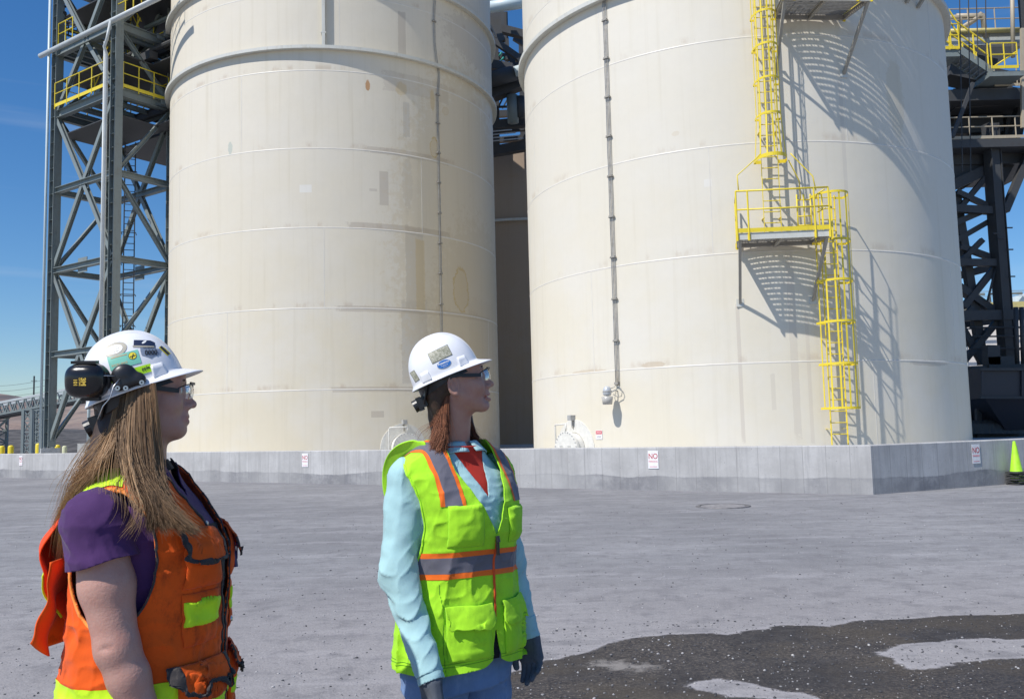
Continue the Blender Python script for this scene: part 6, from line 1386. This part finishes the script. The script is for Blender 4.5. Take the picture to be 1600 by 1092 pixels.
# -------------------------------------------------- woman in orange vest
def woman_orange():
    r = person_root(86, 226, 880, 2.16, 'woman in orange safety vest over purple shirt, long hair, hard hat with black earmuff')
    W2 = np.array(r.matrix_world); inv = np.linalg.inv(W2)
    hw = head_xf(Vector(at(227, 611, 2.16)), 70, 2); hm = Matrix(inv.tolist()) @ hw; hi = np.linalg.inv(np.array(hm))
    body_t = smooth_tab([(.74, .18, .12, .14), (.90, .18, .13, .14), (1.0, .165, .125, .12), (1.08, .155, .12, .11), (1.2, .165, .155, .11), (1.28, .17, .145, .115), (1.34, .165, .10, .11), (1.37, .14, .075, .10), (1.40, .09, .06, .08), (1.42, .065, .05, .07)])
    sR, eR, wR = (.188, -.040, 1.315), (.214, .016, 1.06), (.198, .105, .82); sL, eL, wL = (-.185, -.035, 1.315), (-.215, .0, 1.05), (-.20, .12, .83)
    nb = (np.array(hm) @ np.array([0, -.020, -.075, 1]))[:3]
    hh = head_xf(Vector(at(213, 606, 2.155)), 70, 20.5); hti = np.linalg.inv(np.array(hh)) @ W2
    def body(P):
        Q = xf(P, hi); d = loft(P, body_t)
        for a, b, c in ((sR, eR, wR), (sL, eL, wL)):
            m = tuple(np.array(a)*.5+np.array(b)*.5); f = tuple(np.array(b)*.75+np.array(c)*.25)
            d = smin(d, chain(P, [a, m, b, f, c], [.054, .054, .043, .041, .026], .02), .02)
        eb = np.array(eR)+[.030, -.030, .01]; d = smax(d, -ell(P, np.array(eR)+[.057, -.010, .010], (.013, .020, .0045)), .008)
        d = smin(d, cap(P, (0, -.03, 1.37), nb, .062, .053), .03); d = smin(d, cap(P, (0, .0, 1.37), (nb[0], nb[1]+.03, nb[2]-.015), .042, .036), .03)
        d = smin(d, inhat(head_sdf(Q, 0., True, 1.15), xf(P, hti)), .018); return smin(d, ell(Q, (0, .035, -.088), (.042, .045, .028)), .03)
    V, F = nets(body, (-.30, -.25, 1.22), (.30, .30, 1.76), .0036); V, T = clips(V, tris(F), lambda P: P[:, 2]-1.25)
    V0, F0 = nets(body, (-.30, -.25, .72), (.30, .30, 1.29), .006); V0, T0 = clips(V0, tris(F0), lambda P: 1.25-P[:, 2])
    VV = np.vstack([V, V0]); o = emit('body', VV, np.vstack([T, T0+len(V)]), P_['skinL'], r); Q = xf(VV, hi)
    lip = np.exp(-(((Q[:, 2]+.0725)/.0080)**4))*np.exp(-(Q[:, 0]/.021)**4)*(Q[:, 1] > .078); a = o.data.attributes.new('lip', 'FLOAT', 'POINT'); a.data.foreach_set('value', lip.astype(np.float32))
    hmw = Matrix((W2@np.array(hm)).tolist()); eyes(r, hmw); glasses(r, hmw)
    def hand(wr, sd):
        wr = np.array(wr); fn = lambda P: glove_sdf(P, wr, (0, .12, -.25), (-sd, .1, 0), sd, .4)
        V, F = nets(fn, wr+[-.09, -.06, -.22], wr+[.09, .16, .05], .0032); return emit('hand', V, tris(F), P_['skinL'], r)
    hand(wR, 1); hand(wL, -1)
    st = smooth_tab([(.76, .19, .135, .15), (.95, .185, .14, .14), (1.08, .165, .13, .12), (1.2, .178, .168, .122), (1.28, .185, .158, .127), (1.34, .182, .115, .122), (1.375, .158, .088, .112), (1.405, .105, .074, .092), (1.43, .078, .066, .082), (1.46, .076, .064, .080)])
    trunk = lambda P: loft(P, st)-.003*ridge(P, (13, 13, 20), 3)
    V, F = nets(trunk, (-.22, -.20, .74), (.22, .24, 1.48), .0055)
    V, T = clips(V, tris(F), lambda P: 1.442-P[:, 2], lambda P: np.where(P[:, 1] > 0, np.abs(P[:, 0])-np.clip((P[:, 2]-1.36)*.6, -.1, .05), 1.), lambda P: P[:, 2]-.765)
    emit('shirt', V, T, P_['purple'], r, .0025)
    for S_, E_ in ((sR, eR), (sL, eL)):
        S0, E0 = np.array(S_), np.array(E_); m = S0+(E0-S0)*.30; dd = (E0-S0)/np.linalg.norm(E0-S0); L_ = np.linalg.norm(E0-S0)*.32; sg = np.sign(S0[0])
        def slv(P, S0=S0, m=m, sg=sg):
            tw = np.stack([P[:, 0]*13+P[:, 2]*10, P[:, 1]*22+P[:, 2]*22, P[:, 2]*14], -1); tw2 = np.stack([P[:, 0]*30, P[:, 1]*30+P[:, 2]*12, P[:, 2]*8], -1)
            return smin(cap(P, S0+[0, 0, .006], m, .066, .072), cap(P, S0+[0, 0, .006], S0+[-.06*sg, 0, .035], .062, .05), .03)-.0035*ridge(tw, 1., 4)-.002*ridge(tw2, 1., 6)-.0012*vn(P, 45, 5)
        V, F = nets(slv, S0-[.15, .12, .22], S0+[.15, .12, .12], .0045); V, T = clips(V, tris(F), lambda P: L_-(P-S0)@dd-.004*np.sin(P[:, 1]*40)); emit('sleeve', V, T, P_['purple'], r, .003)
    S0, E0 = np.array(sR), np.array(eR); d_ = (E0-S0)/np.linalg.norm(E0-S0); L_ = np.linalg.norm(E0-S0)*.46
    for s in (-1, 1):      # black stand collar leaves
        pts = []; nu, nv = 14, 5
        for j in range(nv+1):
            for i in range(nu+1):
                u, v = i/nu, j/nv; th = R_(175-160*u); rad = .075+.018*v+.010*v*u; pts.append((s*rad*math.sin(th)*.95, -.005-rad*math.cos(th)*-1*.85*-1*-1+.03*u if False else (-.01+rad*math.cos(R_(180)-th+R_(0))*.85+.022*u), 1.452-.030*u-v*(.022+.032*u**2)))
        o = link_mesh('collar', pts, np.array([(j*(nu+1)+i, j*(nu+1)+i+1, (j+1)*(nu+1)+i+1, (j+1)*(nu+1)+i) for j in range(nv) for i in range(nu)]), P_['black'], r, True); o.modifiers.new('t', 'SOLIDIFY').thickness = .003
    # ---- vest
    vt = smooth_tab([(.72, .208, .180, .180), (.85, .205, .182, .176), (.95, .198, .184, .168), (1.03, .190, .182, .158), (1.10, .186, .180, .152), (1.20, .192, .190, .150), (1.27, .198, .178, .148), (1.33, .202, .138, .145), (1.37, .196, .108, .136), (1.402, .168, .092, .122), (1.425, .128, .080, .104), (1.445, .095, .074, .092)])
    def vest(P):
        tw = np.stack([P[:, 0]*13+P[:, 2]*5, P[:, 1]*13, P[:, 2]*7], -1); lowf = np.clip((1.2-P[:, 2])/.3, 0, 1)
        return loft(P, vt, 2.25)-(.003+.006*lowf)*ridge(tw, 1., 71)-.003*ridge(P, (19, 19, 26), 72)-.0014*vn(P, 50, 73)
    V, F = nets(vest, (-.26, -.24, .72), (.26, .26, 1.45), .0045); T = tris(F)
    armh = lambda P: np.where(np.abs(P[:, 0]) > .06, ((P[:, 1]+.015)/.098)**2+((P[:, 2]-1.240)/.148)**2-1, 1.)
    w0 = lambda z: np.where(z > 1.08, .010+np.clip(z-1.08, 0, 1)*.235, .010)
    vneck = lambda P: np.where(P[:, 1] > 0, np.abs(P[:, 0]+.004)-w0(P[:, 2]), 1.)
    top = lambda P: 1.434-P[:, 2]
    hem = lambda P: P[:, 2]-.77
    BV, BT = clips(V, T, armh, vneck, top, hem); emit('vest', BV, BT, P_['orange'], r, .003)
    rng_ = lambda ax, lo, hi: [lambda P: P[:, ax]-lo, lambda P: hi-P[:, ax]]
    def vp(fs, d): Vp, Tp = clips(BV, BT, *fs); return offs(Vp, vest, d if not callable(d) else d(Vp)), Tp
    emit('waist_tape', *vp([lambda P: P[:, 2]-.902-.01*np.sin(P[:, 0]*12), lambda P: .966+.01*np.sin(P[:, 0]*12)-P[:, 2]], .0022), P_['limeyellow'], r)
    for s in (1, -1): emit('shoulder_tape', *vp([lambda P: P[:, 0]*s-.105, lambda P: .165-P[:, 0]*s, lambda P: .004-P[:, 1], lambda P: P[:, 2]-1.27], .0022), P_['limeyellow'], r)
    AV, AT = clips(V, T, vneck, top, hem)
    for s in (1, -1):
        b_ = clips(AV, AT, armh, lambda P: .085-armh(P), lambda P, s=s: P[:, 0]*s-.07); emit('armhole_binding', offs(b_[0], vest, .003), b_[1], P_['orangebind'], r, .005)
        b_ = clips(AV, AT, armh, lambda P: .085-armh(P), lambda P, s=s: P[:, 0]*s-.07, lambda P: 1.31-P[:, 2], lambda P: P[:, 1]); emit('armhole_piping', offs(b_[0], vest, .0045), b_[1], P_['piping'], r, .005)
    e_ = clips(BV, BT, lambda P: P[:, 1], lambda P: w0(P[:, 2])+.007-np.abs(P[:, 0]+.004)); emit('front_edge', offs(e_[0], vest, .003), e_[1], P_['piping'], r, .005)
    z_ = clips(V, T, lambda P: P[:, 1], lambda P: w0(P[:, 2])+.004-np.abs(P[:, 0]+.004), lambda P: 1.30-P[:, 2], hem); emit('zip_facing', offs(z_[0], vest, -.010), z_[1], P_['black'], r)
    def pocket(x0, x1, z0, z1, puff, mat='orange', nm='pocket', edge=.018, seed=81):
        def h(Vp):
            u = np.clip(np.minimum(Vp[:, 0]-x0, x1-Vp[:, 0])/edge, 0, 1); w = np.clip(np.minimum(Vp[:, 2]-z0, (z1-Vp[:, 2])*2)/edge, 0, 1); return .0025+puff*np.sqrt(u*w)*(1+.35*vn(Vp, (20, 20, 14), seed))
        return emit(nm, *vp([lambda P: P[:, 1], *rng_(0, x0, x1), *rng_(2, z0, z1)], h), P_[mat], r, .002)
    def flap(x0, x1, z0, z1, out, pip=True):
        rd = .02; xc, zc = (x0+x1)/2, (z0+z1)/2; hw_, hh = (x1-x0)/2, (z1-z0)/2
        rr = lambda P: rd-np.hypot(np.maximum(np.abs(P[:, 0]-xc)-(hw_-rd), 0), np.maximum((zc-P[:, 2])-(hh-rd), 0))
        base = [lambda P: P[:, 1], *rng_(0, x0, x1), *rng_(2, z0, z1)]; h = lambda Vp: .009+out*np.clip((z1-Vp[:, 2])/(z1-z0), 0, 1)**.6+.002*ridge(Vp, (35, 35, 30), 83)
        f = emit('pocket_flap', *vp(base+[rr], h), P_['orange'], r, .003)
        if pip: g = emit('flap_piping', *vp(base+[rr, lambda P: .0075-rr(P)], lambda Vp: h(Vp)+.0015), P_['piping'], r, .005)
    for s in (1, -1):
        A = (.050, .145) if s > 0 else (-.145, -.050)
        pocket(*A, 1.165, 1.285, .010); flap(A[0]-.004, A[1]+.004, 1.215, 1.292, .018)
        pocket(*A, 1.04, 1.155, .006); pocket(A[0]+.002, A[1]-.002, 1.082, 1.138, .009, 'limeyellow', 'pocket_tape', .004)
        Bq = (.035, .165) if s > 0 else (-.165, -.035)
        pocket(*Bq, .80, .99, .016, seed=85); flap(Bq[0]-.004, Bq[1]+.004, .940, 1.005, .020)
        pocket(Bq[0]+.001, Bq[1]-.001, .875, .935, .0185, 'limeyellow', 'pocket_tape', .018, 85)
    q = MB(); q.tube([(-.085, .193, 1.18), (-.085, .185, 1.24)], .005, 8); q.box((-.085, .195, 1.22), (.004, .003, .04)); q.build('pen', simple('pen_blue', (.03, .03, .15), .3), r)
    for z, x in ((1.30, .046), (1.075, .014)): q = MB(); q.lathe([(0, .004), (.005, .0035), (.007, 0)], 12); b = q.build('snap', P_['wire'], r); b.location = (x, .155 if z > 1.2 else .205, z); b.rotation_euler = (-math.pi/2, 0, 0)
    # loose back flaps
    def sheet(nm, mat, fn, nu=26, nv=26, th=.003):
        pts = [fn(i/nu, j/nv) for j in range(nv+1) for i in range(nu+1)]; o = link_mesh(nm, pts, np.array([(j*(nu+1)+i, j*(nu+1)+i+1, (j+1)*(nu+1)+i+1, (j+1)*(nu+1)+i) for j in range(nv) for i in range(nu)]), P_[mat], r, True); o.modifiers.new('t', 'SOLIDIFY').thickness = th; return o
    def fl1(u, v):
        x = -.13+.24*u; b = math.sin(min(1, v*1.05)*math.pi)**.7; return (x*(1-.25*v)+.008*math.sin(v*9+u*4), -.132-.080*b-.014*math.sin(u*9+v*4)*b+.02*v-.006*math.sin(v*17+u*3)*b, 1.375-.27*v+.015*math.sin(u*5)-.03*(2*u-1)**2)
    def fl2(u, v):
        x = -.11+.25*u; w = math.sin(u*11.+v*2)*.016*v+.007*math.sin(v*13+u*5)*v; return (x*(1+.1*v)+.006*math.sin(v*8), -.155-.045*v**1.3-w+.03*abs(u-.5)*v, 1.235-.200*v*(1-.25*(2*u-1)**4)-.02*u*v)
    for z0 in (.778, .786): s_ = vp([lambda P: P[:, 2]-z0, lambda P: z0+.0016-P[:, 2]], .0018); emit('hem_stitch', s_[0], s_[1], P_['piping'], r)
    for s in (1, -1): s_ = vp([lambda P: .0012-np.abs(P[:, 1]+.004-.10*(P[:, 2] < .7)), lambda P: P[:, 0]*s, lambda P: 1.10-P[:, 2]], .0016); emit('side_seam', s_[0], s_[1], P_['piping'], r)
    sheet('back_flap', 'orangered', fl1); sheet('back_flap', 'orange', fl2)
    sheet('flap_tape', 'limeyellow', lambda u, v: tuple(np.array(fl1(.90+.1*u, .48+.36*v))+[.004, -.004, 0]), 4, 10, .002)
    # ---- trousers and boots
    def tr(P):
        d = smin(loft(P, smooth_tab([(.70, .19, .13, .15), (.86, .185, .13, .15), (.96, .17, .13, .13)])), chain(P, [(.092, -.01, .76), (.10, 0, .44), (.10, -.02, .09)], [.105, .072, .06], .03), .03); d = smin(d, chain(P, [(-.092, -.01, .76), (-.10, .02, .44), (-.10, .0, .09)], [.105, .072, .06], .03), .012); return d-.003*ridge(P, (16, 16, 22), 91)
    V, F = nets(tr, (-.27, -.24, .04), (.27, .24, .96), .011); emit('trousers', V, tris(F), P_['trousers'], r)
    for s in (-1, 1):
        fn = lambda P: smin(cap(P, (s*.10, -.03, .12), (s*.10, -.03, .05), .055), smax(ell(P, (s*.105, .045, .045), (.052, .145, .062)), .012-P[:, 2], .01), .03)
        V, F = nets(fn, (s*.10-.08, -.13, 0), (s*.10+.08, .21, .2), .011); emit('boot', V, tris(F), P_['boot'], r)
    # ---- hair
    H = lambda px, py, Y: xf(np.array([at(px, py, Y)]), inv)[0]
    gA = [[(160, 612, 2.17), (146, 690, 2.17), (118, 755, 2.16), (88, 825, 2.15), (90, 882, 2.13)], [(172, 612, 2.13), (158, 690, 2.10), (128, 752, 2.07), (98, 815, 2.07), (95, 875, 2.09)], [(184, 612, 2.10), (168, 688, 2.06), (138, 742, 2.03), (107, 800, 2.04), (100, 865, 2.07)], [(194, 612, 2.08), (180, 686, 2.03), (152, 735, 2.00), (120, 778, 2.02), (104, 845, 2.06)]]
    gB = [[(192, 610, 2.08), (184, 680, 2.03), (196, 735, 1.99), (226, 775, 1.96), (258, 812, 1.94)], [(204, 608, 2.075), (201, 690, 2.02), (216, 742, 1.985), (238, 785, 1.955), (232, 832, 1.935)], [(216, 607, 2.07), (216, 692, 2.02), (226, 746, 1.99), (248, 792, 1.96), (270, 826, 1.94)],
          [(230, 604, 2.07), (236, 700, 2.03), (241, 752, 2.0), (262, 798, 1.965), (300, 830, 1.95)], [(241, 600, 2.07), (250, 700, 2.05), (254, 750, 2.02), (270, 794, 1.985), (314, 834, 1.965)]]
    gC = [[(200, 612, 2.07), (190, 700, 2.01), (200, 760, 1.95), (215, 800, 1.92), (185, 838, 1.91)], [(208, 612, 2.07), (205, 700, 2.01), (215, 765, 1.95), (222, 805, 1.92), (206, 846, 1.91)], [(190, 640, 2.06), (165, 700, 2.02), (150, 745, 1.96), (150, 780, 1.945), (140, 800, 1.94)]]
    hair_strands('hair', [[H(*p) for p in g_] for g_ in gA], 5600, .0005, P_['hairL'], r, 13, .008, 20, (.2, 1.)); hair_strands('front_hair', [[H(*p) for p in g_] for g_ in gB], 6200, .0005, P_['hairL'], r, 17, .010, 20, (.0, .6)); hair_strands('loose_strands', [[H(*p) for p in g_] for g_ in gC], 90, .0006, P_['hairL'], r, 19, .012, 20, (.4, 1.))
    hair_strands('loose_strands', [[H(*p) for p in g_] for g_ in [[(165, 660, 2.1), (140, 690, 2.1), (112, 735, 2.1), (96, 790, 2.1), (88, 850, 2.1)], [(170, 680, 2.05), (150, 715, 2.02), (120, 745, 2.0), (105, 760, 2.0), (80, 830, 2.05)]]], 60, .0005, P_['hairL'], r, 14, .022, 18, (.4, 1.))
    def hv(P):
        Q = xf(P, hi); d = ell(Q, (0, -.026, .022), (.0845, .092, .092))
        d = smin(d, chain(P, [H(192, 640, 2.15), H(186, 685, 2.12), H(162, 722, 2.09), H(126, 775, 2.11), H(103, 835, 2.12)], [.060, .050, .034, .020, .008], .03), .03); d = smin(d, chain(P, [H(220, 640, 2.12), H(221, 690, 2.085), H(230, 735, 2.045), H(262, 790, 2.0)], [.042, .036, .022, .010], .03), .03)
        d = smax(d, Q[:, 1]-.020-.3*np.maximum(Q[:, 2], 0)-.1*np.maximum(-Q[:, 2]-.06, 0), .012); return inhat(d, xf(P, hti))-.0018*ridge(Q, (70, 70, 10), 62)
    c0 = xf(np.array([at(195, 700, 2.1)]), inv)[0]; V, F = nets(hv, c0-[.24, .26, .28], c0+[.24, .28, .27], .005); emit('hair_underlayer', V, tris(F), P_['hairdark'], r)
    # ---- hard hat with stickers
    pass; hat = helmet(r, hh)
    S = lambda n, c, ro=.4: simple(n, c, ro, 0, .06, 60)
    teal, lim, navy, slate, wh, gl_, yl, dkt, org = S('sticker_teal', (.20, .55, .42)), S('sticker_lime', (.50, .85, .02)), S('sticker_navy', (.02, .03, .07)), S('sticker_slate', (.22, .26, .34)), S('sticker_white', (.80, .80, .78)), S('sticker_pale_gold', (.40, .37, .30)), S('sticker_yellow', (.85, .70, .05)), S('sticker_dark', (.03, .03, .03)), S('sticker_orange', (.75, .35, .15))
    sticker(hat, 'round_sticker', -.010, .095, .052, .034, 2, gl_, 'e', .0008); sticker(hat, 'round_sticker', -.010, .095, .033, .021, 2, wh, 'e', .0013)
    for k in (-1, 0, 1): sticker(hat, 'printed_line', -.010, .095+k*.005, .018-abs(k)*.004, .0010, 2, gl_, 'r', .0018)
    sticker(hat, 'teal_sticker', .000, .064, .068, .033, -4, teal, lift=.0008); sticker(hat, 'yellow_emblem', .020, .067, .0180, .0180, 0, dkt, 'e', .0012); sticker(hat, 'yellow_emblem', .020, .067, .016, .016, 0, yl, 'e', .0016)
    for a_, l_ in ((60, .012), (0, .013)): sticker(hat, 'emblem_stroke', .020, .066, l_, .0018, a_, dkt, lift=.0021)
    sticker_text(hat, 'lettering', 'EXCELLENCE', -.012, .058, .0066, -4, org, sx=.9); sticker(hat, 'printed_line', -.008, .076, .036, .0014, -4, org, lift=.0013)
    sticker(hat, 'lime_name_sticker', .000, .030, .098, .019, -3, lim, lift=.0008); sticker_text(hat, 'lettering', 'W', -.042, .030, .010, -3, dkt, off=.0003); sticker_text(hat, 'lettering', 'pple', .037, .030, .0105, -3, dkt, off=.0003)
    sticker(hat, 'dark_sticker', .054, .089, .046, .014, -20, navy, lift=.0008); sticker(hat, 'dark_sticker', .049, .081, .046, .004, -20, gl_, lift=.0010); sticker(hat, 'sticker_swoosh', .054, .091, .012, .005, 20, wh, 'e', .0014)
    sticker(hat, 'shield_sticker', .060, .064, .044, .032, -16, slate, 'shield', .0008); sticker_text(hat, 'lettering', '0000', .060, .061, .017, -16, dkt, sx=.8, off=.0004); sticker_text(hat, 'small_lettering', 'MILES SAFE', .061, .0735, .0058, -16, dkt)
    sticker(hat, 'yellow_sticker', .090, .058, .010, .028, 25, yl, lift=.0008); sticker(hat, 'dark_sticker', .090, .058, .006, .026, 25, dkt, lift=.0012)
    # ---- earmuff folded back on the hat
    em = bpy.data.objects.new('earmuff', None); COL.objects.link(em); em.parent = r; em.matrix_world = hh @ Matrix.Translation((.092, -.088, .046)) @ Matrix.Rotation(R_(-20), 4, 'Z') @ Matrix.Rotation(R_(-20), 4, 'X') @ Matrix.Scale(.80, 4)
    def cup(P):   # x outwards
        q = P.copy(); n = 3.; rr = ((np.abs(q[:, 1])/.057)**n+(np.abs(q[:, 2])/.050)**n)**(1/n); t = np.clip(q[:, 0]/.05, -1, 1); prof = np.where(q[:, 0] > 0, (1-np.abs(t)**2.6)**.45, 1.); d = (rr-prof)*.05
        return np.maximum(smax(d, q[:, 0]-.047, .012), -q[:, 0]-.012)
    V, F = nets(cup, (-.02, -.07, -.065), (.06, .07, .065), .0028); emit('cup', V, tris(F), P_['cup'], em)
    q = MB(); q.tube([(-.012, .052*math.sin(t), .044*math.cos(t)) for t in np.linspace(0, 2*math.pi, 36, endpoint=False)], .011, 10, close=True); q.build('cushion', P_['blackp'], em, True)
    q = MB(); q.tube([(-.002, .056*math.copysign(abs(math.sin(t))**.7, math.sin(t)), .049*math.copysign(abs(math.cos(t))**.7, math.cos(t))) for t in np.linspace(0, 2*math.pi, 60, endpoint=False)], .0022, 6, close=True); q.build('seam_ring', P_['blackp'], em, True)
    gold = simple('gold_print', (.75, .52, .08), .4); rot = Matrix.Rotation(R_(90), 4, 'Z') @ Matrix.Rotation(R_(90), 4, 'X') @ Matrix.Rotation(R_(-90), 4, 'Z')
    for txt, y, z, s, b in (('3M', .010, .0, .018, .0008), ('101', -.012, -.002, .014, .0005), ('OPTIME', .0, .0, .0065, .0002)):
        t_ = text_mesh('lettering', txt, s, gold, em, (0, 0, 0), (0, 0, 0), ext=.0006, off=b); t_.matrix_local = Matrix.Translation((.0478, y, z)) @ rot
    q = MB(); q.box((.012, .0, .053), (.022, .07, .008)); q.build('top_clip', P_['blackp'], em); q = MB(); q.box((.0, .01, -.052), (.018, .05, .010)); q.build('lower_clip', P_['blackp'], em)
    hb = bpy.data.objects.new('earmuff_bracket', None); COL.objects.link(hb); hb.parent = r; hb.matrix_world = hh
    fn = lambda P: smax(smin(smin(ell(P, (.100, -.012, .028), (.016, .028, .028)), cap(P, (.105, -.03, .008), (.105, .02, .006), .009, .007), .012), ell(P, (.102, .015, .012), (.010, .014, .014)), .01), .085-P[:, 0], .002)
    V, F = nets(fn, (.075, -.06, -.02), (.135, .05, .075), .0024); emit('pivot_housing', V, tris(F), P_['blackp'], hb)
    q = MB(); q.tube([(.114, -.030, .034), (.120, -.050, .042), (.120, -.075, .050), (.112, -.095, .036)], .0013, 6); q.tube([(.115, -.022, .024), (.124, -.040, .012), (.126, -.055, -.010), (.125, -.075, -.022), (.115, -.095, -.045)], .0013, 6); q.tube([(.112, -.105, .045), (.104, -.07, .058), (.100, -.055, .062)], .002, 6); q.build('wire_arm', P_['wire'], hb, True)
    for y, z in ((-.034, .010), (-.018, .004), (.018, .004)): q = MB(); q.lathe([(.002, .0), (.002, .003), (.0055, .003), (.0055, 0)], 14); s_ = q.build('eyelet', P_['wire'], hb); s_.location = (.113, y, z-.004); s_.rotation_euler = (0, math.pi/2, 0)
    return r
P_['cup'] = simple('glossy_black_plastic', (.012, .012, .014), .22, 0, .2, 30, .05, 60); P_['orangebind'] = fabric('orange_binding', (.90, .28, .05), .6); P_['orangered'] = fabric('orange_red_cloth', (.85, .07, .012))
WO_ = woman_orange()
